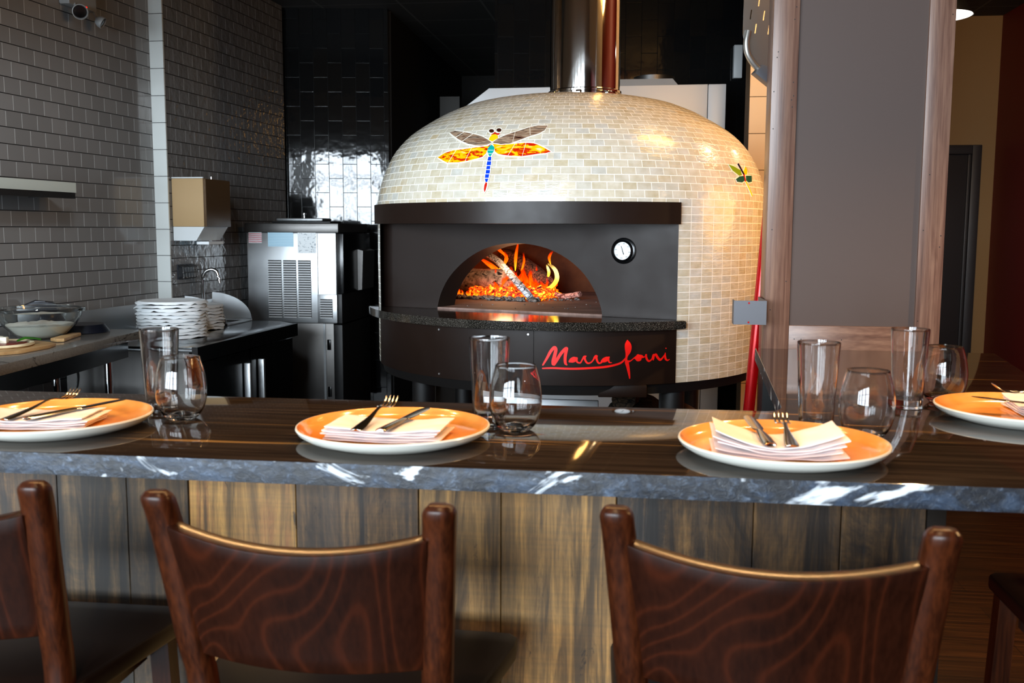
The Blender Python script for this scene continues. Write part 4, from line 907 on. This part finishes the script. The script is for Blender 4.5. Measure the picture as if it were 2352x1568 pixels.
def stack(x, y, r, n, where, gname):
    proto = None; od = ['bottom', 'second', 'third', 'fourth', 'fifth', 'sixth', 'seventh', 'eighth', 'ninth', 'tenth', 'eleventh', 'top']
    for i in range(n):
        z = .8505 + i*.0178; w = 'top' if i == n-1 else od[i]
        lab = 'white plate, %s from the base of the %s stack' % (w, where) if 0 < i < n-1 else 'white plate at the %s of the %s stack' % (w, where)
        if proto is None:
            o = proto = obj('stacked_plate', dish(r), M['plate_white']); o.location = (x, y, z)
        else:
            o = proto.copy(); COL.objects.link(o); o.location = (x + random.uniform(-.005, .005), y + random.uniform(-.005, .005), z)
        tag(o, lab, 'plate', 'plates in the %s stack' % where)
        o = obj('paper_liner', liner(r*1.075, i + r*90), M['paper']); o.location = (x, y, z + .0003); o.rotation_euler = (0, 0, random.uniform(-.5, .5))
        tag(o, 'crumpled paper sheet on the %s plate of the %s stack' % (w, where), 'paper liner', 'paper sheets in the %s stack' % where)
stack(-2.515, 4.99, .165, 11, 'tall left', 1)
stack(-2.565, 5.41, .13, 8, 'lower right', 2)

# prep table: glass bowls, boards, pizza, trays
def bowl(name, c, r, label, fill):
    t = thing(name, label, 'bowl', c)
    pr = [(0, 0), (.42*r, 0), (.60*r, .02), (.80*r, .055), (.93*r, .095), (.97*r, .12), (1.03*r, .122), (1.03*r, .135), (1.0*r, .137), (.95*r, .135), (.90*r, .096), (.77*r, .06), (.58*r, .026), (.41*r, .006), (0, .006)]
    bm = BM(); lathe(bm, pr, 56); obj('glass', bm, M['glass_thick'], t, local=True)
    bm = BM(); n = 48; k = [(.40*r, .0075), (.575*r, .0275), (.765*r, .0615)]; lathe(bm, [(0, .0075)] + k, n)
    top = [[(q*.80*r, i) for i in range(n)] for q in (.3, .6, .96)]; ed = [v for v in bm.verts if abs(v.co.z-.0615) < 1e-5]; ed.sort(key=lambda v: math.atan2(v.co.y, v.co.x) % (2*PI))
    pv = ed
    for q in (.85, .6, .3):
        nv = [bm.verts.new((q*.765*r*math.cos(2*PI*i/n), q*.765*r*math.sin(2*PI*i/n), .064 + .016*noise.noise((math.cos(2*PI*i/n)*q*4, math.sin(2*PI*i/n)*q*4, fill)))) for i in range(n)]
        for i in range(n): bm.faces.new((pv[i], pv[(i+1) % n], nv[(i+1) % n], nv[i]))
        pv = nv
    bm.faces.new(pv); tag(solo('flour', bm, M['flour'], 'white flour filling the lower half of the %s' % ('large glass bowl' if fill == 1 else 'bowl at the left edge'), 'flour', kind='stuff'), 'white flour filling the lower half of the %s' % ('large glass bowl' if fill == 1 else 'bowl at the left edge'), 'flour').location = c
bowl('glass_bowl', (-2.676, 4.06, .9405), .185, 'large clear glass bowl half full of white flour', 1)
t = thing('pizza_board', 'pale wooden board with a handle under the pizza', 'board', (-2.53, 3.66, .9405), rz=R(0))
bm = BM(); prism(bm, [(-2.78, 3.42), (-2.50, 3.38), (-2.405, 3.52), (-2.40, 3.70), (-2.43, 3.79), (-2.55, 3.85), (-2.74, 3.84), (-2.80, 3.7)], .941, .955, bev=.003); obj('blade', bm, M['board'], t)
t2 = thing('wooden_peel', 'small wooden peel handle lying in front of the flour bowl', 'peel', (-2.53, 4.0, .9405))
bm = BM(); prism(bm, [(-2.50, 3.905), (-2.478, 3.925), (-2.545, 4.165), (-2.585, 4.155), (-2.545, 3.93)], .941, .957, bev=.004); obj('handle', bm, M['board'], t2)
t = thing('pizza', 'uncooked small pizza with red sauce on the wooden board', 'pizza', (-2.58, 3.63, .9555))
bm = BM(); lathe(bm, [(0, 0), (.128, 0), (.138, .006), (.135, .014), (.122, .014), (.112, .007), (0, .006)], 44, (-2.58, 3.63, .9555)); 
for v in bm.verts: v.co += Vector((noise.noise(v.co*14), noise.noise(v.co*14 + Vector((5, 0, 0))), 0))*.008
obj('crust', bm, M['dough'], t)
bm = BM(); lathe(bm, [(0, .0065), (.112, .0075), (.105, .011), (0, .012)], 40, (-2.58, 3.63, .9555))
for v in bm.verts: v.co += Vector((noise.noise(v.co*20), noise.noise(v.co*20 + Vector((5, 0, 0))), .3*noise.noise(v.co*60)))*.008
obj('sauce', bm, M['sauce'], t)
for x, y, s_, a in ((-2.555, 3.63, .032, .3), (-2.60, 3.665, .03, 1.0), (-2.63, 3.60, .03, .6), (-2.57, 3.57, .026, .1)):
    bm = BM(); box(bm, (x, y, .9675 + s_*.4), (s_, s_, s_*.8), Matrix.Rotation(a, 3, 'Z'), .003); obj('cheese_cube', bm, M['cheese'], t)
bm = BM(); n = 10; P_ = [Vector((-2.535, 3.685, .972)), Vector((-2.515, 3.71, .984)), Vector((-2.49, 3.735, .980)), Vector((-2.47, 3.75, .972))]
loft(bm, [[p + Vector((w*.5, -w*.5, -.004)), p + Vector((0, 0, .003)), p + Vector((-w*.5, w*.5, -.004))] for p, w in zip(P_, (.004, .034, .03, .004))], cap=False, closed=False); obj('basil_leaf', bm, M['basil'], t)
def tray(c, r, h, rot, label):
    bm = BM(); lathe(bm, [(0, 0), (r*.8, 0), (r, h), (r*.985, h+.003), (r*.78, .005), (0, .005)], 48); bm.transform(Matrix.Translation(c) @ rot)
    return solo('pizza_tray', bm, M['blue_black'], label, 'tray', c, 'dark trays behind the bowls')
tray((-2.64, 4.33, .9405), .125, .035, Matrix.Scale(-1, 4, (0, 0, 1)) @ Matrix.Translation((0, 0, -.038)), 'dark blue domed tray at the right of the flour bowl')
t = thing('scale', 'blue black kitchen scale behind the left glass bowl', 'scale', (-2.86, 4.36, .9405))
bm = BM(); prism(bm, [(-.11, 0), (.11, 0), (.11, .05), (.05, .135), (-.03, .145), (-.11, .11)], -.05, .05, Matrix.Translation((-2.86, 4.36, .941)) @ Matrix.Rotation(R(30), 4, 'Z') @ Matrix.Rotation(R(90), 4, 'X'), bev=.006); obj('body', bm, M['blue_black'], t)
bm = BM(); box(bm, (-2.845, 4.325, 1.083), (.045, .03, .004), Matrix.Rotation(R(30), 3, 'Z'), .001); obj('display', bm, M['grey_metal'], t)
# under the prep table
for i, w in enumerate(('lowest', 'second', 'third', 'topmost')):
    bm = BM(); box(bm, (-2.72, 4.10, .585 + .0225*i), (.34, .26, .018), Matrix.Rotation(R(-6), 3, 'Z'), .003)
    solo('serving_tray', bm, M['blue_black'], '%s dark blue tray of the pile under the prep table' % w, 'tray', (-2.72, 4.10, .5765 + .0225*i), 'trays under the prep table')
bm = BM(); tube(bm, smooth_path([(-2.70, 4.36, .81), (-2.695, 4.37, .72), (-2.70, 4.36, .64), (-2.66, 4.33, .58)], 5), .006, 8); solo('power_cable', bm, M['gloss_black'], 'black cable hanging under the prep table', 'cable', (-2.7, 4.36, .58))

# ------------------------------------------------------------------ behind the oven
t = thing('steel_cabinet', 'tall stainless cabinet standing behind the oven dome', 'cabinet', (-.3, 5.9, 0))
bm = BM(); prism(bm, [(-1.02, 0), (.325, 0), (.325, 2.226), (-.888, 2.222), (-1.02, 2.125)], -.32, .32, Matrix.Translation((0, 5.92, 0)) @ Matrix.Rotation(R(90), 4, 'X'), bev=.003); obj('body', bm, M['steel_matte'], t)
bm = BM(); b2(bm, (.328, 5.60, 0), (.424, 6.24, 2.226), bev=.004); obj('side_column', bm, M['steel_matte'], t)
bm = BM(); loft(bm, [[Vector((-.45, 5.62, 2.227)), Vector((.165, 5.62, 2.227)), Vector((.165, 6.2, 2.227)), Vector((-.45, 6.2, 2.227))], [Vector((-.40, 5.66, 2.268)), Vector((.135, 5.66, 2.268)), Vector((.135, 6.15, 2.268)), Vector((-.40, 6.15, 2.268))]]); obj('top_cap', bm, M['steel_matte'], t)
bm = BM(); lathe(bm, [(0, 2.268), (.115, 2.268), (.115, 2.296), (.10, 2.300), (0, 2.300)], 36, (.033, 5.80, 0)); obj('collar', bm, M['steel_dark'], t)
bm = BM(); box(bm, (.575, 6.70, 2.52), (.055, .05, .21), Matrix.Rotation(R(5), 3, 'Z'), .004); solo('junction_box', bm, M['white_plastic'], 'white electrical box high on the black tiles', 'electrical box', (.575, 6.70, 2.42))
bm = BM(); lathe(bm, [(0, 0), (.033, 0), (.033, .01), (.02, .014), (0, .014)], 24); bm.transform(Matrix.Translation((.582, 6.70, 1.975)) @ Matrix.Rotation(R(95), 4, 'Z') @ Matrix.Rotation(R(-90), 4, 'Y')); solo('round_plug', bm, M['white_plastic'], 'small white round cover plate low on the black tiles', 'cover plate', (.582, 6.7, 1.975))

# ------------------------------------------------------------------ partition, peel, bracket, hall lamp
YP = 3.09
p = thing('framed_partition', 'brown panel in a walnut frame at the end of the bar', 'partition', (.625, 3.15, 0))
bm = BM(); b2(bm, (.37, YP+.012, 1.0), (.88, YP+.11, ZC-.01)); o = obj('panel', bm, M['paint_mauve'], p); o['label'] = 'flat mauve brown panel'
for x0, x1, lb in ((.367, .4425, 'pale lit walnut left post'), (.811, .884, 'warm brown walnut right post')):
    bm = BM(); b2(bm, (x0, YP, 1.0), (x1, YP+.12, ZC-.01), bev=.0015); o = obj('post', bm, M['walnut'], p); o['label'] = lb
bm = BM(); b2(bm, (.37, YP+.002, 0), (.88, YP+.118, .999)); obj('shade_base', bm, M['matte_black'], p)  # black base put in for the shade on the frame below the counter
bm = BM(); b2(bm, (.443, YP+.001, 1.0), (.8105, YP+.03, 1.142), bev=.0015); obj('bottom_rail', bm, M['walnut_rail'], p)
bm = BM()
rnd = random.Random(4)
for i in range(26):
    x = rnd.choice((.378, .385, .43, .822, .835, .872)) + rnd.uniform(-.004, .004); z = rnd.uniform(1.08, 2.3); tube(bm, [(x, YP-.0006, z), (x, YP+.002, z)], .0018, 7)
for x in (.46, .48, .60, .78): tube(bm, [(x, YP+.0004, 1.10), (x, YP+.003, 1.10)], .0018, 7)
obj('nail_head', bm, M['ink'], p)['kind'] = 'stuff'
# peel: perforated head up, red handle down
t = thing('pizza_peel', 'perforated metal pizza peel with a long red handle leaning beside the oven', 'pizza peel', (.335, 3.27, 0))
A_, B_ = Vector((.29, 3.24, .0)), Vector((.42, 3.30, 1.86)); ax_ = (B_-A_).normalized()
bm = BM(); tube(bm, [A_, B_ + ax_*.06], .0185, 20); o = obj('handle', bm, M['red_pole'], t); o['label'] = 'red tubular handle'
HX = Vector((.906, .423, 0)); HY = Vector((0, 0, 1)); HZ = HX.cross(HY)
PM = Matrix(((HX.x, HY.x, HZ.x, B_.x), (HX.y, HY.y, HZ.y, B_.y - .012), (HX.z, HY.z, HZ.z, B_.z), (0, 0, 0, 1)))
out = [(0, .05), (-.098, .075), (-.13, .12), (-.143, .177), (-.1435, .25), (-.142, .45), (-.138, .6), (-.11, .7), (.16, .7), (.2, .66), (.2, .2), (.17, .12), (.1, .07)]
bm = BM()
CWd, CHt = .0465, .0416                      # one slot to each cell of a staggered grid
for r_ in range(-11, 8):
    for c_ in range(-7, 8):
        x = -.089 + ((.0185*r_) % CWd) + CWd*c_; y = .282 - CHt*r_
        a = [(x-CWd/2, y-CHt/2), (x+CWd/2, y-CHt/2), (x+CWd/2, y+CHt/2), (x-CWd/2, y+CHt/2)]; b = [(x-.0045, y-.015), (x+.0005, y-.015), (x+.0045, y+.015), (x-.0005, y+.015)]
        A4 = [bm.verts.new((*q, 0)) for q in a]
        if y < .19 or x < -.128: bm.faces.new(A4); continue
        B4 = [bm.verts.new((*q, 0)) for q in b]
        for i in range(4): bm.faces.new((A4[i], A4[(i+1) % 4], B4[(i+1) % 4], B4[i]))
for i in range(len(out)):                     # trim to the outline
    (x0_, y0_), (x1_, y1_) = out[i-1], out[i]
    bmesh.ops.bisect_plane(bm, geom=bm.verts[:] + bm.edges[:] + bm.faces[:], plane_co=(x0_, y0_, 0), plane_no=(-(y1_-y0_), x1_-x0_, 0), clear_outer=True)
bmesh.ops.remove_doubles(bm, verts=bm.verts[:], dist=1e-5)
g_ = bmesh.ops.extrude_face_region(bm, geom=bm.faces[:])
for v in [x for x in g_['geom'] if isinstance(x, bmesh.types.BMVert)]: v.co.z += .002
bm.transform(PM); hd = obj('head', bm, M['alu'], t, ang=20); hd['label'] = 'perforated aluminium head'
bm = BM(); tube(bm, [PM @ Vector(q) for q in smooth_path([(-.126, .19, .004), (-.132, .155, .004), (-.126, .12, .004), (-.106, .092, .004), (-.085, .075, .004)], 6)], .0095, 12, up=Vector((0, 1, 0))); obj('rib', bm, M['alu'], hd)
bm = BM(); prism(bm, [(-.107, .06), (-.08, .088), (.03, .06), (.05, -.02), (-.02, .005)], -.008, .022, PM, bev=.003); obj('socket', bm, M['grey_metal'], t)
t = thing('peel_holder', 'grey metal bracket holding the red peel handle', 'bracket', (.32, 3.12, 1.18))
bm = BM(); b2(bm, (.268, 3.005, 1.150), (.364, 3.008, 1.222)); b2(bm, (.361, 3.008, 1.150), (.364, 3.21, 1.222)); b2(bm, (.268, 3.008, 1.150), (.271, 3.06, 1.222))
o = obj('plate', bm, M['grey_metal'], t)
for z in (1.215, 1.157): bm = BM(); tube(bm, [(.312, 3.0035, z), (.312, 3.006, z)], .003, 8); obj('screw', bm, M['red_pole'], t)
# pendant in the hall
t = thing('hall_pendant', 'black metal pendant lamp with a lit white inside at the upper right', 'pendant lamp', (1.30, 4.85, 2.40))
bm = BM(); lathe(bm, [(.156, 0), (.15, .012), (.11, .075), (.06, .125), (.03, .15), (.03, .20), (0, .20)], 44, (1.30, 4.85, 2.405)); obj('shade', bm, M['gloss_black'], t)
bm = BM(); lathe(bm, [(.152, .001), (.146, .012), (.106, .073), (.056, .12), (0, .14)], 44, (1.30, 4.85, 2.405)); obj('shade_inside', bm, M['lamp_white'], t)
bm = BM(); tube(bm, [(1.30, 4.85, 2.60), (1.30, 4.85, ZC-.005)], .005, 8); obj('cord', bm, M['gloss_black'], t)
# ------------------------------------------------------------------ bar
ZT = 1.07
bar = thing('bar_counter', 'bar front clad in reclaimed brown and grey wood planks', 'bar', (-.5, 1.7, 0))
seams = [-2.35, -2.12, -1.92, -1.72, -1.48, -1.27, -1.073, -.935, -.815, -.612, -.387, -.240, -.040, .190, .333, .468]
tints = ['#5a4630', '#7a5d3c', '#4b3c2c', '#6b5740', '#806040', '#33281e', '#46341f', '#4a443a', '#5a4e3e', '#bd9c62', '#54463a', '#a98a5a', '#ad8c58', '#33291f', '#47392a', '#302821']
bm = BM(); cl = bm.loops.layers.float_color.new('tint')
for i in range(len(seams)-1):
    x0, x1 = seams[i], seams[i+1]; nf = len(bm.faces); dy = (i*37 % 5)*.0006
    b2(bm, (x0+.0006, 1.655-dy, .02), (x1-.0006, 1.68, ZT-.0365), bev=.0012, seg=1)
    bm.faces.ensure_lookup_table()
    for f in bm.faces[nf:]:
        for l in f.loops: l[cl] = lin(tints[i+1])
o = obj('plank_cladding', bm, M['planks'], bar); o['label'] = 'upright reclaimed planks in mixed browns and greys'
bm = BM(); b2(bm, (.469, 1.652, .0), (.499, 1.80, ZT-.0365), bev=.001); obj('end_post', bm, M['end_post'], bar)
bm = BM(); b2(bm, (-2.3, 1.681, 0), (.468, 1.80, ZT-.0365)); obj('core_wall', bm, M['matte_black'], bar)
bm = BM(); prism(bm, [(.375, 1.801), (.494, 1.801), (.55, 3.085), (.43, 3.085)], 0, ZT-.0365); o = obj('side_wall', bm, M['red_clad'], bar); o['label'] = 'red brown side below the right arm of the bar'
# the slab, one L shape, polished on top and leathered along the edge
poly = [(-2.6, 1.442), (.79, 1.442), (1.04, 3.075), (.343, 3.085), (.285, 2.05), (.279, 2.02), (.268, 2.003), (.25, 1.995), (-2.6, 1.992)]
bm = BM(); prism(bm, poly, ZT-.036, ZT)
es = [e for e in bm.edges if all(v.co.z > ZT-.001 for v in e.verts)]
bmesh.ops.bevel(bm, geom=es, offset=.0025, segments=2, profile=.5, affect='EDGES')
finish(bm, 30)
for f in bm.faces: f.material_index = 0 if f.normal.z > .5 else 1
# let the edge be slightly uneven, as broken stone is
top = obj('bar_countertop', bm, [M['stone_top'], M['stone_edge']], recalc=False)
tag(top, 'dark polished stone bar top with a rough blue grey front edge', 'countertop')
top.data.transform(Matrix.Translation((0, -1.7, -ZT))); top.location = (0, 1.7, ZT)

# ------------------------------------------------------------------ bar stools
def make_stool():
    t = thing('bar_stool', '-', 'bar stool')
    H = 1.085; S = .76
    for s in (-1, 1):
        bm = BM()
        P = [(.178*s, -.19, 0), (.172*s, -.165, .40), (.170*s, -.150, .74), (.176*s, -.170, .86), (.187*s, -.206, 1.02), (.1915*s, -.222, H-.012), (.192*s, -.224, H-.003), (.192*s, -.225, H)]
        P = smooth_path(P, 4); rings = []
        for i, p in enumerate(P):
            q = Vector(p); w = .0165 + .004*min(1, q.z/.9); d_ = .017
            if q.z > H-.012: k = 1 - .35*((q.z-(H-.012))/.012)**2; w *= k; d_ *= k
            c = [(-w, -d_*.55), (-w*.6, -d_), (w*.6, -d_), (w, -d_*.55), (w, d_*.55), (w*.6, d_), (-w*.6, d_), (-w, d_*.55)]
            rings.append([q + Vector((a, b, 0)) for a, b in c])
        loft(bm, rings); o = obj('leg', bm, M['chair_post'], t, local=True, ang=50); o['label'] = 'rear leg rising into the back post'
        bm = BM(); P = [(.205*s, .165, 0), (.195*s, .150, .40), (.185*s, .138, .728)]
        loft(bm, [[Vector(p) + Vector((a*.017, b*.017, 0)) for a, b in ((-1, -1), (1, -1), (1, 1), (-1, 1))] for p in P]); obj('leg', bm, M['chair_post'], t, local=True)
        bm = BM(); tube(bm, [(.174*s, -.17, .33), (.197*s, .152, .33)], .011, 10); obj('stretcher', bm, M['chair_post'], t, local=True)
    bm = BM(); tube(bm, [(-.199, .156, .22), (.199, .156, .22)], .012, 10); obj('foot_rail', bm, M['steel_dark'], t, local=True)
    # bent panel between the posts: bows backwards, its top edge dips
    n = 18; rings = []
    for i in range(n+1):
        u = -1 + 2*i/n; bow = .030*(1-u*u)
        zt = 1.045 - .022*(1-u*u); zb = .842 - .004*(1-u*u); R_ = []
        def yy(z): return -.150 - .082*max(0, (z-.76)/(H-.76))**1.25
        for k, z in [(j, zb + (zt-zb)*j/8) for j in range(9)]: R_.append(Vector((u*(.158 + .022*(z-.76)/.32), yy(z) - .011 - bow, z - .007*k/8)))
        for k, z in [(j, zt - .0005 - (zt-zb)*j/8) for j in range(9)]: R_.append(Vector((u*(.158 + .022*(z-.76)/.32), yy(z) + .010 - bow, z)))
        rings.append(R_)
    bm = BM(); loft(bm, rings); bmesh.ops.recalc_face_normals(bm, faces=bm.faces[:])
    es = [e for e in bm.edges if len(e.link_faces) == 2 and e.calc_face_angle(0) > R(60)]; bmesh.ops.bevel(bm, geom=es, offset=.002, segments=2, profile=.5, affect='EDGES', clamp_overlap=True)
    bk = obj('backrest', bm, M['chair'], t, local=True, ang=40); bk['label'] = 'curved backrest of swirling dark brown wood grain'
    bm = BM()
    for s in (-1, 1): bmesh.ops.create_uvsphere(bm, u_segments=10, v_segments=6, radius=.0045, matrix=Matrix.Translation((.125*s, -.186, .862)))
    obj('screw', bm, M['cutlery'], bk, local=True)
    q = [(-.19, -.165), (.19, -.165), (.2, -.14), (.238, .11), (.236, .145), (.22, .16), (-.22, .16), (-.236, .145), (-.238, .11), (-.2, -.14)]
    bm = BM(); prism(bm, [(x, y) for x, y in q], S-.032, S, bev=.007); obj('seat', bm, M['seat'], t, local=True)
    bm = BM(); b2(bm, (-.165, -.13, S-.085), (.165, .12, S-.0325)); obj('seat_frame', bm, M['chair_post'], t, local=True)
    return t
g = 'bar stools along the bar'
st = make_stool(); st['group'] = g
st.location = (-.437, 1.193 + .224, 0); st.rotation_euler = (0, 0, R(-1.5)); st['label'] = 'dark bar stool with swirling wood grain, in front of the middle plate'
d2 = dup(st, (.163 + .02, 1.192 + .224, 0), R(-5.5), 'dark bar stool in front of the plate whose napkin stands up')
d3 = dup(st, (-1.020, 1.213 + .226, 0), R(1), 'dark wooden bar stool cut off by the left edge of the photo')
d4 = dup(st, (.845, 1.765, 0), R(90), 'bar stool tucked under the right arm of the bar, only its seat corner in view')

# ------------------------------------------------------------------ place settings
def plate():
    t = thing('dinner_plate', '-', 'plate')
    pr = [(0, .001), (.112, .001), (.115, 0), (.122, 0), (.126, .002), (.150, .009), (.1625, .017), (.1665, .0235), (.1655, .0258), (.1635, .0262)]
    ins = [(.1635, .0262), (.1615, .0255), (.157, .0185), (.148, .0125), (.135, .0092), (.12, .0078), (0, .0075)]
    bm = BM(); lathe(bm, pr, 72); o = obj('body', bm, M['plate_white'], t, local=True, recalc=True); o['label'] = 'white outside and rim'
    bm = BM(); lathe(bm, ins, 72); finish(bm); 
    for f in bm.faces:
        if f.normal.z < 0: f.normal_flip()
    o = obj('glaze', bm, M['glaze'], t, local=True, recalc=False); o['label'] = 'orange glazed inside'
    return t
def napkin(w, d, layers=4, lift=.018, seed=0, roll=False):
    """a folded cloth: stacked leaves with soft folds, its two ends lifted"""
    bm = BM(); nx, ny = 26, 12; th = .0042
    for k in range(layers):
        x0, x1 = -w/2 + .004*((k*7+seed) % 3), w/2 - .005*((k*5+seed) % 3); y0, y1 = -d/2 + .0025*((k+seed) % 2), d/2 - .004*((k*3) % 3)
        top, bot = [], []
        for j in range(ny+1):
            a, b = [], []
            for i in range(nx+1):
                u = i/nx; v = j/ny; x = x0 + (x1-x0)*u; y = y0 + (y1-y0)*v; e = abs(2*u-1)
                rnd_ = min(1, min(v, 1-v)*ny*.9, min(u, 1-u)*nx*.6); h = th*(.35 + .65*math.sqrt(max(0, rnd_)))
                z = k*th + lift*(e**1.7)*(.25 + .75*k/(layers-1)) + .0018*noise.noise((x*30, y*30, k + seed))
                y += .004*noise.noise((x*18, k*3., seed)); 
                a.append(bm.verts.new((x, y, z + h/2 + th/2))); b.append(bm.verts.new((x, y, z - h/2 + th/2)))
            top.append(a); bot.append(b)
        for j in range(ny):
            for i in range(nx):
                bm.faces.new((top[j][i], top[j][i+1], top[j+1][i+1], top[j+1][i])); bm.faces.new((bot[j][i], bot[j+1][i], bot[j+1][i+1], bot[j][i+1]))
        for j in range(ny):
            bm.faces.new((top[j][0], top[j+1][0], bot[j+1][0], bot[j][0])); bm.faces.new((top[j][nx], bot[j][nx], bot[j+1][nx], top[j+1][nx]))
        for i in range(nx):
            bm.faces.new((top[0][i], bot[0][i], bot[0][i+1], top[0][i+1])); bm.faces.new((top[ny][i], top[ny][i+1], bot[ny][i+1], bot[ny][i]))
    return bm
def fork():
    bm = BM(); L_ = .188
    # (y, half width, z): handle end, thin neck, root of the tines
    P = [(0, .0085, 0), (.004, .0105, 0), (.03, .0098, .001), (.07, .006, .004), (.105, .0036, .009), (.122, .005, .010), (.134, .0105, .007), (.142, .0125, .0055)]
    P = smooth_path(P, 4); rings = []
    for y, w, z in P: rings.append([Vector((w*c, y, z + .0016*s_)) for c, s_ in [(math.cos(2*PI*k/12), math.sin(2*PI*k/12)) for k in range(12)]])
    loft(bm, rings)
    for k in range(4):
        x = -.0105 + .007*k; T = smooth_path([(.141, .0026, .0055), (.155, .0020, .0035), (.172, .0019, .0052), (.183, .0017, .0105), (.189, .0008, .0145)], 4)
        loft(bm, [[Vector((x + w*c, y, z + .0012*s_)) for c, s_ in [(math.cos(2*PI*q/8), math.sin(2*PI*q/8)) for q in range(8)]] for y, w, z in T])
    return bm
def knife():
    bm = BM(); P = [(0, .0075, .0028), (.004, .0098, .0036), (.05, .0092, .0036), (.092, .0058, .0034), (.100, .0062, .0022), (.112, .0098, .0013), (.17, .0102, .0011), (.195, .0085, .0009), (.207, .0045, .0006), (.21, .001, .0004)]
    P = smooth_path(P, 4)
    loft(bm, [[Vector((w*c, y, h*s_)) for c, s_ in [(math.cos(2*PI*k/12), math.sin(2*PI*k/12)) for k in range(12)]] for y, w, h in P]); return bm
def tumbler():
    pr = [(0, .0), (.0275, 0), (.0295, .002), (.0298, .006), (.0318, .05), (.0345, .1), (.0375, .158), (.0374, .1595), (.0366, .1600), (.0358, .1590), (.0327, .1), (.0300, .05), (.0282, .022), (.024, .0175), (0, .0165)]
    bm = BM(); lathe(bm, smooth_path(pr, 2), 48); return bm
def stemless():
    o = [(0, .002), (.016, .0015), (.021, 0), (.026, .001), (.034, .008), (.0415, .021), (.0462, .038), (.0478, .055), (.0468, .073), (.0435, .092), (.0388, .109), (.0362, .1185)]
    i = [(.0358, .1192), (.0353, .1185), (.0378, .108), (.0424, .092), (.0456, .073), (.0466, .055), (.0450, .039), (.0402, .0225), (.033, .0115), (.022, .0075), (.012, .012), (0, .0145)]
    bm = BM(); lathe(bm, smooth_path(o + i, 2), 48); return bm
SET = [  # plate x, y, turn, which
    (-1.050, 1.628, 0), (-.424, 1.628, 0), (.226, 1.605, 0), (.735, 1.985, 90)]
where = ['left plate', 'middle plate', 'right plate', 'plate on the right arm of the bar']
pl = plate(); pl['group'] = 'orange plates on the bar'; pl.location = (SET[1][0], SET[1][1], ZT+.0003); pl['label'] = 'orange glazed plate with napkin, fork and knife in the middle of the bar'
dup(pl, (SET[0][0], SET[0][1], ZT+.0003), 0, 'orange glazed plate cut off by the left edge of the photo')
dup(pl, (SET[2][0], SET[2][1], ZT+.0003), 0, 'orange glazed plate holding the napkin with its ends standing up')
dup(pl, (SET[3][0], SET[3][1], ZT+.0003), 0, 'orange glazed plate on the right arm of the bar, cut off by the photo edge')
ZN = ZT + .0085
def put(name, bm, m, loc_, rz, label, cat, group, tilt=0, rolla=0):
    o = obj(name, bm, m, ang=45); o.location = loc_; o.rotation_euler = (tilt, rolla, rz); tag(o, label, cat, group); return o
g1, g2, g3 = 'folded napkins on the plates', 'forks on the napkins', 'knives on the napkins'
put('napkin', napkin(.205, .115, 5, .006, 1), M['cloth'], (-.427, 1.606, ZN), R(-1), 'white folded napkin lying flat on the middle plate', 'napkin', g1)
put('napkin', napkin(.235, .115, 4, .006, 2), M['cloth'], (-1.085, 1.615, ZN), R(9), 'white folded napkin on the left plate', 'napkin', g1)
put('napkin', napkin(.205, .115, 5, .026, 3), M['cloth'], (.213, 1.575, ZN), R(-1), 'white folded napkin with both ends standing up on the right plate', 'napkin', g1)
put('napkin', napkin(.200, .13, 4, .010, 4), M['cloth'], (.79, 2.0, ZN), R(88), 'white folded napkin on the plate at the right end', 'napkin', g1)
zf = ZN + .0235
put('fork', fork(), M['cutlery'], (-.462, 1.530, zf+.002), R(-4), 'fork with tines up on the middle napkin', 'fork', g2, R(3.5))
put('knife', knife(), M['cutlery'], (-.420, 1.530, zf+.003), R(-9), 'knife on the middle napkin', 'knife', g3, R(.5))
put('fork', fork(), M['cutlery'], (-1.098, 1.548, zf-.003), R(-7), 'fork with tines up on the left napkin', 'fork', g2, R(3.5))
put('knife', knife(), M['cutlery'], (-1.060, 1.555, zf-.001), R(-22), 'knife on the left napkin', 'knife', g3, R(1))
put('fork', fork(), M['cutlery'], (.228, 1.512, zf+.003), R(-2), 'fork between the raised napkin ends on the right plate', 'fork', g2, R(1))
put('knife', knife(), M['cutlery'], (.196, 1.512, zf+.004), R(4), 'knife between the raised napkin ends on the right plate', 'knife', g3, R(1.5))
put('fork', fork(), M['cutlery'], (.86, 1.985, zf+.001), R(88), 'fork on the napkin at the right end', 'fork', g2, R(6))
put('knife', knife(), M['cutlery'], (.835, 1.93, zf-.003), R(70), 'bright knife lying across the napkin at the right end', 'knife', g3, R(3))
G = [(-.948, 1.822), (-.280, 1.775), (.312, 1.805), (.540, 2.085)]; Wn = [(-.868, 1.745), (-.226, 1.735), (.390, 1.765), (.632, 2.165)]
nm = ['beside the left plate', 'beside the middle plate', 'behind the right plate', 'at the corner before the walnut frame']
me = mw = None
for i in range(4):
    if me is None: o = me = obj('tumbler', tumbler(), M['glass'], ang=30)
    else: o = me.copy(); COL.objects.link(o)
    o.location = (G[i][0], G[i][1], ZT+.0003); tag(o, 'tall clear tumbler ' + nm[i], 'drinking glass', 'tall tumblers on the bar')
    if mw is None: o = mw = obj('wine_glass', stemless(), M['glass'], ang=30)
    else: o = mw.copy(); COL.objects.link(o)
    o.location = (Wn[i][0], Wn[i][1], ZT+.0003); tag(o, 'stemless wine glass ' + nm[i], 'wine glass', 'stemless wine glasses on the bar')
